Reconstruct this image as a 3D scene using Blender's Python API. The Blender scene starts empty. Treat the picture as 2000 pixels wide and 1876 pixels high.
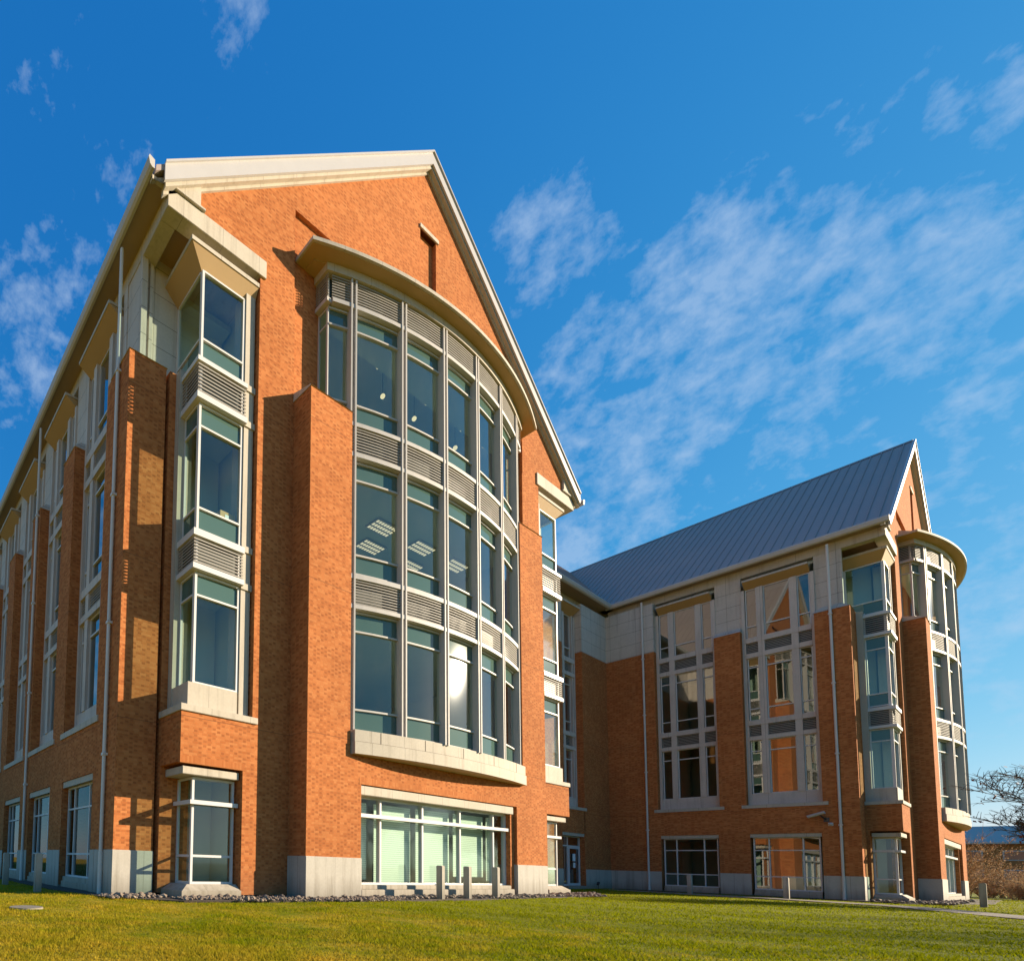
import bpy, bmesh, math, random
import numpy as np
from mathutils import Vector, Matrix
random.seed(7); np.random.seed(7)
scene = bpy.context.scene
R = math.radians

# ------------------------------------------------------------------ camera
CAM_LOC = Vector((0.0, 0.0, 0.943))
ROT = Matrix(((0.8680139412898058, -0.4956373237250402, 0.029923921153774374),
              (0.05611734710208882, 0.03804307792285402, -0.9976991368024627),
              (0.49335853198334506, 0.8676960110273847, 0.06083577373884015)))
cam_data = bpy.data.cameras.new("camera")
cam_data.sensor_width = 36.0
cam_data.lens = 1024.43 / 2000.0 * 36.0
cam_data.shift_x = (1000 - 293.0) / 2000.0
cam_data.shift_y = (1616.75 - 938.0) / 2000.0
cam_data.clip_start = 0.1
cam_data.clip_end = 3000.0
cam = bpy.data.objects.new("camera", cam_data)
scene.collection.objects.link(cam)
rx, dn, fw = ROT[0], ROT[1], ROT[2]
m = Matrix(((rx[0], -dn[0], -fw[0]), (rx[1], -dn[1], -fw[1]), (rx[2], -dn[2], -fw[2])))
cam.matrix_world = Matrix.Translation(CAM_LOC) @ m.to_4x4()
scene.camera = cam

# ------------------------------------------------------------------ sun, sky, exposure
SUN_AZ, SUN_EL = 59.5, 18.2          # azimuth measured from -Y towards +X
SUN_DIR = Vector((math.sin(R(SUN_AZ)) * math.cos(R(SUN_EL)), -math.cos(R(SUN_AZ)) * math.cos(R(SUN_EL)), math.sin(R(SUN_EL))))
sun_data = bpy.data.lights.new("sun", 'SUN')
sun_data.energy = 5.0
sun_data.angle = R(0.53)
sun_data.color = (1.0, 0.83, 0.60)
sun = bpy.data.objects.new("sun", sun_data)
scene.collection.objects.link(sun)
sun.rotation_euler = SUN_DIR.to_track_quat('Z', 'Y').to_euler()
sun.location = (60, -40, 40)

world = bpy.data.worlds.new("World")
scene.world = world
world.use_nodes = True
wn, wl = world.node_tree.nodes, world.node_tree.links
wn.clear()
w_out = wn.new("ShaderNodeOutputWorld")
w_bg = wn.new("ShaderNodeBackground")
w_bg.inputs["Strength"].default_value = 0.115
sky = wn.new("ShaderNodeTexSky")
sky.sky_type = 'NISHITA'
sky.sun_disc = False
sky.sun_elevation = R(SUN_EL)
sky.sun_rotation = math.atan2(SUN_DIR.x, SUN_DIR.y)
sky.air_density = 1.0
sky.dust_density = 0.3
sky.ozone_density = 3.0
tint = wn.new("ShaderNodeMix"); tint.data_type = 'RGBA'; tint.blend_type = 'MULTIPLY'
tint.inputs[0].default_value = 1.0
tint.inputs[7].default_value = (0.50, 0.92, 1.28, 1)
wl.new(sky.outputs[0], tint.inputs[6])
# deepen the blue towards the zenith, channel by channel
csep = wn.new("ShaderNodeSeparateColor"); wl.new(tint.outputs[2], csep.inputs[0])
ccmb = wn.new("ShaderNodeCombineColor")
for i_, (a_, p_) in enumerate(((0.40, 1.45), (0.73, 0.70), (1.42, 0.37))):
    pw_ = wn.new("ShaderNodeMath"); pw_.operation = 'POWER'; wl.new(csep.outputs[i_], pw_.inputs[0]); pw_.inputs[1].default_value = p_
    ml_ = wn.new("ShaderNodeMath"); ml_.operation = 'MULTIPLY'; wl.new(pw_.outputs[0], ml_.inputs[0]); ml_.inputs[1].default_value = a_
    wl.new(ml_.outputs[0], ccmb.inputs[i_])
r_cap = wn.new("ShaderNodeMath"); r_cap.operation = 'MINIMUM'      # no red glow low on the horizon
g_src = ccmb.inputs[1].links[0].from_socket
r_src = ccmb.inputs[0].links[0].from_socket
wl.new(r_src, r_cap.inputs[0])
g_k = wn.new("ShaderNodeMath"); g_k.operation = 'MULTIPLY'; wl.new(g_src, g_k.inputs[0]); g_k.inputs[1].default_value = 0.86
wl.new(g_k.outputs[0], r_cap.inputs[1]); wl.new(r_cap.outputs[0], ccmb.inputs[0])
# wispy clouds laid on a flat layer high above the place
tc = wn.new("ShaderNodeTexCoord")
sep = wn.new("ShaderNodeSeparateXYZ"); wl.new(tc.outputs["Generated"], sep.inputs[0])
def wmath(op, a, b=None, c=None, clamp=False):
    n = wn.new("ShaderNodeMath"); n.operation = op; n.use_clamp = clamp
    for i, v in enumerate((a, b, c)):
        if v is None: continue
        if isinstance(v, (int, float)): n.inputs[i].default_value = v
        else: wl.new(v, n.inputs[i])
    return n.outputs[0]
def wnoise(scale, detail, rough, off, dist=0.0, stretch=(1, 1, 1)):
    mp = wn.new("ShaderNodeMapping"); mp.inputs["Location"].default_value = off; mp.inputs["Scale"].default_value = stretch
    wl.new(tc.outputs["Generated"], mp.inputs[0])
    n = wn.new("ShaderNodeTexNoise"); n.inputs["Scale"].default_value = scale
    n.inputs["Detail"].default_value = detail; n.inputs["Roughness"].default_value = rough
    n.inputs["Distortion"].default_value = dist
    wl.new(mp.outputs[0], n.inputs["Vector"]); return n.outputs[0]
fine = wnoise(44.0, 8.0, 0.62, (1.3, 4.2, 2.0), 0.15, (1, 1, 1.25))
mid = wnoise(15.0, 5.0, 0.55, (0.4, 2.2, 5.0), 0.1, (1, 1, 1.3))
cover = None       # (direction, cosine at the edge of the bank, weight)
for d_, c_, k_ in (((0.7906, 0.1509, 0.5935), 0.9915, 1.0), ((0.7911, 0.2594, 0.554), 0.9915, 1.15), ((0.847, 0.0789, 0.5257), 0.994, 0.95),
                   ((0.9398, 0.0356, 0.3399), 0.990, 0.95), ((0.1794, 0.6715, 0.7189), 0.9915, 0.78), ((0.2059, 0.5491, 0.81), 0.9960, 0.45),
                   ((0.2965, 0.371, 0.880), 0.9988, 0.80), ((0.769, 0.0031, 0.6393), 0.9990, 0.85), ((0.8418, 0.3061, 0.4447), 0.9945, 1.0),
                   ((0.6487, 0.2832, 0.7064), 0.9980, 0.85), ((0.96, -0.22, 0.18), 0.95, 0.8), ((0.2, -0.8, 0.5), 0.80, 0.7), ((-0.6, 0.5, 0.5), 0.80, 0.8)):
    v_ = Vector(d_).normalized()
    dp = wn.new("ShaderNodeVectorMath"); dp.operation = 'DOT_PRODUCT'; wl.new(tc.outputs["Generated"], dp.inputs[0]); dp.inputs[1].default_value = v_
    mr = wn.new("ShaderNodeMapRange"); mr.interpolation_type = 'SMOOTHSTEP'; wl.new(dp.outputs["Value"], mr.inputs[0])
    mr.inputs[1].default_value = c_ - (1 - c_) * 0.9; mr.inputs[2].default_value = 1.0; mr.inputs[3].default_value = 0.0; mr.inputs[4].default_value = k_
    cover = mr.outputs[0] if cover is None else wmath('MAXIMUM', cover, mr.outputs[0])
cl = wmath('ADD', wmath('MULTIPLY', fine, 0.55), wmath('MULTIPLY', mid, 0.75))
cl = wmath('ADD', cl, wmath('MULTIPLY', cover, 0.27))
cl = wmath('MULTIPLY_ADD', cl, 4.2, -3.42, clamp=True)
cl = wmath('MULTIPLY', wmath('POWER', cl, 1.0), 0.44)
cmix = wn.new("ShaderNodeMix"); cmix.data_type = 'RGBA'
wl.new(cl, cmix.inputs[0]); wl.new(ccmb.outputs[0], cmix.inputs[6])
cmix.inputs[7].default_value = (2.0, 2.55, 3.3, 1)
wl.new(cmix.outputs[2], w_bg.inputs["Color"])
wl.new(w_bg.outputs[0], w_out.inputs[0])

scene.view_settings.view_transform = 'Standard'
scene.view_settings.look = 'None'
scene.view_settings.exposure = 1.22
scene.view_settings.gamma = 1.0
scene.view_settings.use_curve_mapping = False
scene.render.engine = 'CYCLES'
scene.cycles.max_bounces = 10
scene.cycles.transparent_max_bounces = 16
scene.cycles.caustics_reflective = False
scene.cycles.caustics_refractive = False

# ------------------------------------------------------------------ materials
class NT:
    def __init__(s, name):
        s.m = bpy.data.materials.new(name); s.m.use_nodes = True
        s.n, s.l = s.m.node_tree.nodes, s.m.node_tree.links
        s.n.clear(); s.out = s.n.new("ShaderNodeOutputMaterial")
    def node(s, t, **k):
        n = s.n.new(t)
        for a, v in k.items(): setattr(n, a, v)
        return n
    def put(s, v, sock):
        if v is None: return
        if hasattr(v, "is_linked"): s.l.new(v, sock)
        else: sock.default_value = v
    def math(s, op, a, b=None, c=None, clamp=False):
        n = s.node("ShaderNodeMath", operation=op, use_clamp=clamp)
        for i, v in enumerate((a, b, c)): s.put(v, n.inputs[i])
        return n.outputs[0]
    def mix(s, f, a, b, blend='MIX'):
        n = s.node("ShaderNodeMix", data_type='RGBA', blend_type=blend)
        s.put(f, n.inputs[0]); s.put(a, n.inputs[6]); s.put(b, n.inputs[7]); return n.outputs[2]
    def noise(s, vec, scale, detail=3.0, rough=0.55):
        n = s.node("ShaderNodeTexNoise"); s.put(vec, n.inputs["Vector"])
        n.inputs["Scale"].default_value = scale; n.inputs["Detail"].default_value = detail
        n.inputs["Roughness"].default_value = rough; return n.outputs[0]
    def ramp(s, f, stops):
        n = s.node("ShaderNodeValToRGB"); s.put(f, n.inputs[0]); e = n.color_ramp.elements
        while len(e) < len(stops): e.new(0.5)
        for i, (p, c) in enumerate(stops): e[i].position = p; e[i].color = c if len(c) == 4 else (*c, 1)
        return n.outputs[0]
    def bsdf(s, col, rough=0.6, metal=0.0, bump=None, bstr=0.3, bdist=0.01, spec=None):
        b = s.node("ShaderNodeBsdfPrincipled")
        s.put(col if hasattr(col, "is_linked") else (*col, 1), b.inputs["Base Color"])
        s.put(rough, b.inputs["Roughness"]); b.inputs["Metallic"].default_value = metal
        if spec is not None: b.inputs["Specular IOR Level"].default_value = spec
        if bump is not None:
            bp = s.node("ShaderNodeBump"); bp.inputs["Strength"].default_value = bstr
            bp.inputs["Distance"].default_value = bdist
            s.l.new(bump, bp.inputs["Height"]); s.l.new(bp.outputs[0], b.inputs["Normal"])
        s.l.new(b.outputs[0], s.out.inputs[0]); return b
    def pos(s):
        return s.node("ShaderNodeNewGeometry").outputs["Position"]
    def wall_uv(s):
        """u along the wall, v up, from the world position and the facing of the face"""
        g = s.node("ShaderNodeNewGeometry")
        p = s.node("ShaderNodeSeparateXYZ"); s.l.new(g.outputs["Position"], p.inputs[0])
        q = s.node("ShaderNodeSeparateXYZ"); s.l.new(g.outputs["True Normal"], q.inputs[0])
        ax, ay, az = (s.math('ABSOLUTE', q.outputs[i]) for i in range(3))
        isx = s.math('GREATER_THAN', ax, ay)
        u = s.math('ADD', s.math('MULTIPLY', p.outputs[1], isx), s.math('MULTIPLY', p.outputs[0], s.math('SUBTRACT', 1.0, isx)))
        flat = s.math('GREATER_THAN', az, 0.8)
        v = s.math('ADD', s.math('MULTIPLY', p.outputs[2], s.math('SUBTRACT', 1.0, flat)), s.math('MULTIPLY', p.outputs[1], flat))
        return u, v, g

def make_brick(name, soldier=False):
    t = NT(name)
    u, v, g = t.wall_uv()
    if soldier:
        pw, ph, hf = 0.0677, 0.21, 2.0
    else:
        pw, ph, hf = 0.325, 0.0677, 0.36
    vr = t.math('DIVIDE', t.math('ADD', v, 20.0), ph)
    row = t.math('FLOOR', vr); fv = t.math('FRACT', vr)
    odd = t.math('MODULO', row, 2.0)
    ur = t.math('ADD', t.math('DIVIDE', t.math('ADD', u, 200.0), pw), t.math('MULTIPLY', odd, 0.5 if not soldier else 0.0))
    col = t.math('FLOOR', ur); fu = t.math('FRACT', ur)
    head = t.math('LESS_THAN', fu, hf)
    mw = 0.011 / pw
    edge = t.math('LESS_THAN', fu, mw)
    e2 = t.math('LESS_THAN', t.math('ABSOLUTE', t.math('SUBTRACT', fu, hf + mw / 2)), mw / 2)
    e3 = t.math('LESS_THAN', fv, 0.011 / ph)
    mortar = t.math('MAXIMUM', t.math('MAXIMUM', edge, e2), e3)
    cv = t.node("ShaderNodeCombineXYZ")
    t.put(col, cv.inputs[0]); t.put(row, cv.inputs[1]); t.put(t.math('MULTIPLY', head, 7.0), cv.inputs[2])
    wnz = t.node("ShaderNodeTexWhiteNoise"); t.l.new(cv.outputs[0], wnz.inputs["Vector"])
    rnd = wnz.outputs["Value"]
    base = t.ramp(rnd, [(0.0, (0.40, 0.130, 0.042)), (0.4, (0.445, 0.152, 0.050)), (0.75, (0.475, 0.170, 0.058)), (1.0, (0.505, 0.196, 0.070))])
    if not soldier:
        dark = t.math('MULTIPLY', head, t.math('LESS_THAN', rnd, 0.55))
        base = t.mix(t.math('MULTIPLY', dark, 0.36), base, (0.17, 0.050, 0.020, 1))
    base = t.mix(t.math('MULTIPLY', mortar, 0.45), base, (0.36, 0.19, 0.075, 1))
    p = g.outputs["Position"]
    st = t.noise(p, 0.35, 4.0, 0.6)
    base = t.mix(1.0, base, t.ramp(st, [(0.3, (0.86, 0.84, 0.82)), (0.7, (1.08, 1.06, 1.04))]), 'MULTIPLY')
    grime = t.noise(p, 2.4, 6.0, 0.7)
    base = t.mix(1.0, base, t.ramp(grime, [(0.35, (0.93, 0.92, 0.92)), (0.65, (1.04, 1.04, 1.04))]), 'MULTIPLY')
    # movement joints: thin level lines in the masonry
    z_ = t.node("ShaderNodeSeparateXYZ"); t.l.new(p, z_.inputs[0]); mj = None
    for zz in (5.06, 9.98, 15.28):
        q_ = t.math('LESS_THAN', t.math('ABSOLUTE', t.math('SUBTRACT', z_.outputs[2], zz)), 0.012); mj = q_ if mj is None else t.math('MAXIMUM', mj, q_)
    if not soldier: base = t.mix(t.math('MULTIPLY', mj, 0.55), base, (0.10, 0.05, 0.03, 1))
    # damp and soil splash darken the lowest courses, in an uneven line
    sp = t.math('MULTIPLY_ADD', t.math('ADD', z_.outputs[2], t.math('MULTIPLY', grime, -0.9)), -1.4, 0.65, clamp=True)
    base = t.mix(t.math('MULTIPLY', sp, 0.35), base, (0.16, 0.085, 0.05, 1))
    hgt = t.math('SUBTRACT', t.math('MULTIPLY', rnd, 0.25), mortar)
    t.bsdf(base, 0.92, bump=hgt, bstr=0.35, bdist=0.005, spec=0.08)
    return t.m

def make_stone(name, col=(0.48, 0.43, 0.355), joint=None):
    t = NT(name)
    u, v, g = t.wall_uv(); p = g.outputs["Position"]
    n1 = t.noise(p, 1.1, 5.0, 0.6); n2 = t.noise(p, 14.0, 4.0, 0.6)
    c = t.mix(n1, (col[0] * 0.84, col[1] * 0.82, col[2] * 0.80, 1), (col[0] * 1.12, col[1] * 1.12, col[2] * 1.12, 1))
    # rain streaks run down the face
    mp = t.node("ShaderNodeMapping"); mp.inputs["Scale"].default_value = (2.6, 2.6, 0.16); t.l.new(p, mp.inputs[0])
    sn = t.noise(mp.outputs[0], 1.6, 5.0, 0.65)
    c = t.mix(t.ramp(sn, [(0.52, (0, 0, 0)), (0.72, (0.5, 0.5, 0.5))]), c, (col[0] * 0.55, col[1] * 0.52, col[2] * 0.48, 1))
    c = t.mix(1.0, c, t.ramp(n2, [(0.3, (0.94, 0.94, 0.94)), (0.7, (1.04, 1.04, 1.04))]), 'MULTIPLY')
    h = n2
    jv = t.math('LESS_THAN', t.math('FRACT', t.math('DIVIDE', t.math('ADD', u, 101.3), 1.45)), 0.012)
    c = t.mix(t.math('MULTIPLY', jv, 0.55), c, (0.12, 0.10, 0.08, 1))
    zq = t.node("ShaderNodeSeparateXYZ"); t.l.new(p, zq.inputs[0])
    sp = t.math('MULTIPLY_ADD', t.math('ADD', zq.outputs[2], t.math('MULTIPLY', sn, -0.9)), -1.5, 0.25, clamp=True)
    c = t.mix(t.math('MULTIPLY', sp, 0.6), c, (0.13, 0.11, 0.075, 1))
    if joint:
        z0, dz = joint
        f = t.math('FRACT', t.math('DIVIDE', t.math('SUBTRACT', v, z0), dz))
        j = t.math('LESS_THAN', f, 0.022 / dz)
        c = t.mix(t.math('MULTIPLY', j, 0.75), c, (0.10, 0.085, 0.07, 1))
    t.bsdf(c, 0.78, bump=h, bstr=0.25, bdist=0.006, spec=0.3)
    return t.m

def make_paint(name, col, rough=0.42, metal=0.0, var=0.06, spec=0.3):
    t = NT(name); p = t.pos()
    n = t.noise(p, 1.7, 4.0, 0.6)
    c = t.mix(n, tuple(x * (1 - var) for x in col) + (1,), tuple(min(1, x * (1 + var)) for x in col) + (1,))
    rr = t.math('MULTIPLY_ADD', t.noise(p, 9.0, 3.0, 0.6), 0.16, rough - 0.08)
    t.bsdf(c, rr, metal, spec=spec); return t.m

def make_glass(name, tint, refl=1.0, rough=0.0):
    t = NT(name); p = t.pos()
    tr = t.node("ShaderNodeBsdfTransparent"); tr.inputs[0].default_value = (*tint, 1)
    gl = t.node("ShaderNodeBsdfGlossy"); gl.inputs[0].default_value = (0.92, 0.97, 1.0, 1)
    gl.inputs["Roughness"].default_value = rough
    bp = t.node("ShaderNodeBump"); bp.inputs["Strength"].default_value = 0.05; bp.inputs["Distance"].default_value = 0.02
    t.l.new(t.noise(p, 0.55, 1.0, 0.4), bp.inputs["Height"]); t.l.new(bp.outputs[0], gl.inputs["Normal"])
    fr = t.node("ShaderNodeFresnel"); gb = t.node("ShaderNodeNewGeometry")     # a pane is thin: the same from both sides
    t.put(t.math('MULTIPLY_ADD', gb.outputs["Backfacing"], 1 / 1.55 - 1.55, 1.55), fr.inputs[0])
    f = t.math('MULTIPLY_ADD', fr.outputs[0], 1.35 * refl, 0.03, clamp=True)
    mx = t.node("ShaderNodeMixShader"); t.l.new(f, mx.inputs[0])
    t.l.new(tr.outputs[0], mx.inputs[1]); t.l.new(gl.outputs[0], mx.inputs[2])
    t.l.new(mx.outputs[0], t.out.inputs[0]); return t.m

M = {}
M['brick'] = make_brick('brick')
M['soldier'] = make_brick('soldier_brick', True)
M['stone'] = make_stone('precast_stone')
M['stone_joint'] = make_stone('precast_stone_panels', (0.53, 0.475, 0.42), (16.42, 0.88))
M['surround'] = make_stone('fill_lit_surround_stone', (0.55, 0.49, 0.44))  # same stone made paler: fill light put into the colour of shaded bays
M['plinth'] = make_stone('plinth_stone', (0.45, 0.42, 0.37))
M['soffit'] = make_paint('soffit', (0.42, 0.275, 0.125), 0.75)
M['eave'] = make_paint('eave_paint', (0.31, 0.225, 0.15), 0.7)
M['white_metal'] = make_paint('white_metal', (0.46, 0.435, 0.415), 0.6)
M['fascia'] = make_paint('fascia_paint', (0.46, 0.44, 0.435), 0.45)
M['frame'] = make_paint('window_frame', (0.58, 0.57, 0.56), 0.45)
M['blade'] = make_paint('louvre_blade', (0.30, 0.275, 0.245), 0.7)
M['pipe'] = make_paint('pipe_paint', (0.60, 0.57, 0.53), 0.4)
M['glass'] = make_glass('window_glass', (0.76, 0.88, 0.82), 1.0, 0.05)
M['glass_g'] = make_glass('ground_window_glass', (0.50, 0.56, 0.50), 0.62, 0.01)
M['glass_w'] = make_glass('side_window_glass', (0.42, 0.50, 0.44), 1.5, 0.002)
t = NT('spandrel_glass'); t.bsdf((0.070, 0.125, 0.105), 0.06, spec=0.6); M['spandrel'] = t.m
t = NT('shaded_backing'); t.bsdf((0.018, 0.030, 0.026), 0.5); M['backing'] = t.m  # near black: shade behind the louvre blades is put into the colour
t = NT('interior_paint'); c = t.noise(t.pos(), 0.7, 3.0, 0.5); t.bsdf(t.mix(c, (0.44, 0.50, 0.46, 1), (0.58, 0.62, 0.56, 1)), 0.8); M['interior'] = t.m
t = NT('roof_metal'); n = t.noise(t.pos(), 0.35, 5.0, 0.65)
t.bsdf(t.mix(n, (0.30, 0.245, 0.225, 1), (0.40, 0.325, 0.295, 1)), t.math('MULTIPLY_ADD', n, 0.2, 0.48), 0.0, spec=0.25); M['roof'] = t.m
t = NT('blind_slats'); u, v, g = t.wall_uv()
f = t.math('FRACT', t.math('DIVIDE', v, 0.075))
t.bsdf(t.mix(t.math('LESS_THAN', f, 0.22), (0.72, 0.76, 0.66, 1), (0.40, 0.46, 0.38, 1)), 0.6); M['blind'] = t.m
def emis(name, col, s):
    t = NT(name); e = t.node("ShaderNodeEmission"); e.inputs[0].default_value = (*col, 1); e.inputs[1].default_value = s
    t.l.new(e.outputs[0], t.out.inputs[0]); return t.m
M['lamp'] = emis('lamp_glow', (1.0, 0.78, 0.42), 0.5)
M['tube'] = emis('tube_glow', (1.0, 0.82, 0.52), 0.38)
t = NT('dark_plastic'); t.bsdf((0.03, 0.03, 0.035), 0.4); M['dark'] = t.m
t = NT('open_joint'); t.bsdf((0.10, 0.08, 0.06), 1.0, spec=0.0); M['joint'] = t.m
t = NT('cardboard'); t.bsdf((0.55, 0.36, 0.14), 0.8); M['cardboard'] = t.m
t = NT('paper'); t.bsdf((0.75, 0.80, 0.82), 0.7); M['paper'] = t.m
M['concrete'] = make_stone('concrete', (0.42, 0.38, 0.32))
t = NT('gravel_stone'); p = t.pos(); n = t.noise(p, 6.0, 1.0, 0.5); n2 = t.noise(p, 40.0, 3.0, 0.6)
t.bsdf(t.mix(n2, t.ramp(n, [(0.3, (0.07, 0.042, 0.026)), (0.5, (0.21, 0.14, 0.085)), (0.7, (0.46, 0.35, 0.235))]), (0.2, 0.16, 0.13, 1)), 0.85, bump=n2, bstr=0.4); M['gravel'] = t.m
t = NT('mulch'); n = t.noise(t.pos(), 9.0, 6.0, 0.7); t.bsdf(t.mix(n, (0.02, 0.015, 0.012, 1), (0.10, 0.07, 0.05, 1)), 0.9, bump=n, bstr=0.8, bdist=0.03); M['mulch'] = t.m
def grass_col(t, p):
    big = t.noise(p, 0.22, 3.0, 0.6); med = t.noise(p, 1.6, 4.0, 0.65); fin = t.noise(p, 14.0, 3.0, 0.6)
    green = t.ramp(fin, [(0.3, (0.125, 0.150, 0.001)), (0.7, (0.31, 0.315, 0.004))])
    straw = t.ramp(fin, [(0.3, (0.40, 0.25, 0.012)), (0.7, (0.66, 0.44, 0.055))])
    px = t.node("ShaderNodeSeparateXYZ"); t.l.new(p, px.inputs[0])
    side = t.math('MULTIPLY_ADD', px.outputs[0], -0.020, 0.27)       # more straw colour towards the left
    f = t.math('ADD', t.math('ADD', t.math('MULTIPLY', big, 0.55), t.math('MULTIPLY', med, 0.75)), side)
    f = t.math('MULTIPLY_ADD', f, 2.6, -1.75, clamp=True)
    return t.mix(f, green, straw), fin
t = NT('lawn_ground'); c, h = grass_col(t, t.pos()); t.bsdf(t.mix(0.30, c, (0.05, 0.045, 0.01, 1)), 0.9, bump=h, bstr=0.6, bdist=0.04, spec=0.1); M['lawn'] = t.m
t = NT('grass_blade'); c, h = grass_col(t, t.pos())
b = t.bsdf(c, 0.7, spec=0.04); tl = t.node("ShaderNodeBsdfTranslucent"); t.l.new(c, tl.inputs[0])
ms = t.node("ShaderNodeMixShader"); ms.inputs[0].default_value = 0.45
t.l.new(b.outputs[0], ms.inputs[1]); t.l.new(tl.outputs[0], ms.inputs[2]); t.l.new(ms.outputs[0], t.out.inputs[0]); M['blade_grass'] = t.m
t = NT('bark'); n = t.noise(t.pos(), 5.0, 4.0, 0.6); t.bsdf(t.mix(n, (0.05, 0.035, 0.026, 1), (0.15, 0.11, 0.085, 1)), 0.9); M['bark'] = t.m
t = NT('dry_twig'); n = t.noise(t.pos(), 1.2, 4.0, 0.7); t.bsdf(t.mix(n, (0.30, 0.19, 0.095, 1), (0.56, 0.40, 0.23, 1)), 0.9); M['twig'] = t.m
b_ = [x_ for x_ in t.n if x_.type == 'BSDF_PRINCIPLED'][0]; tl = t.node('ShaderNodeBsdfTranslucent'); t.l.new(b_.inputs['Base Color'].links[0].from_socket, tl.inputs[0])
ms = t.node('ShaderNodeMixShader'); ms.inputs[0].default_value = 0.3; t.l.new(b_.outputs[0], ms.inputs[1]); t.l.new(tl.outputs[0], ms.inputs[2]); t.l.new(ms.outputs[0], t.out.inputs[0])
t = NT('red_leaf'); n = t.noise(t.pos(), 3.0, 2.0, 0.6); t.bsdf(t.mix(n, (0.16, 0.035, 0.02, 1), (0.34, 0.10, 0.04, 1)), 0.7); M['leaf'] = t.m

# ------------------------------------------------------------------ helpers
def link(o): scene.collection.objects.link(o); return o
def tag(o, label=None, cat=None, group=None, kind=None):
    if label: o["label"] = label
    if cat: o["category"] = cat
    if group: o["group"] = group
    if kind: o["kind"] = kind
    return o
ROOT_LOC = Vector((33.0, 16.4, 0.0))

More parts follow.
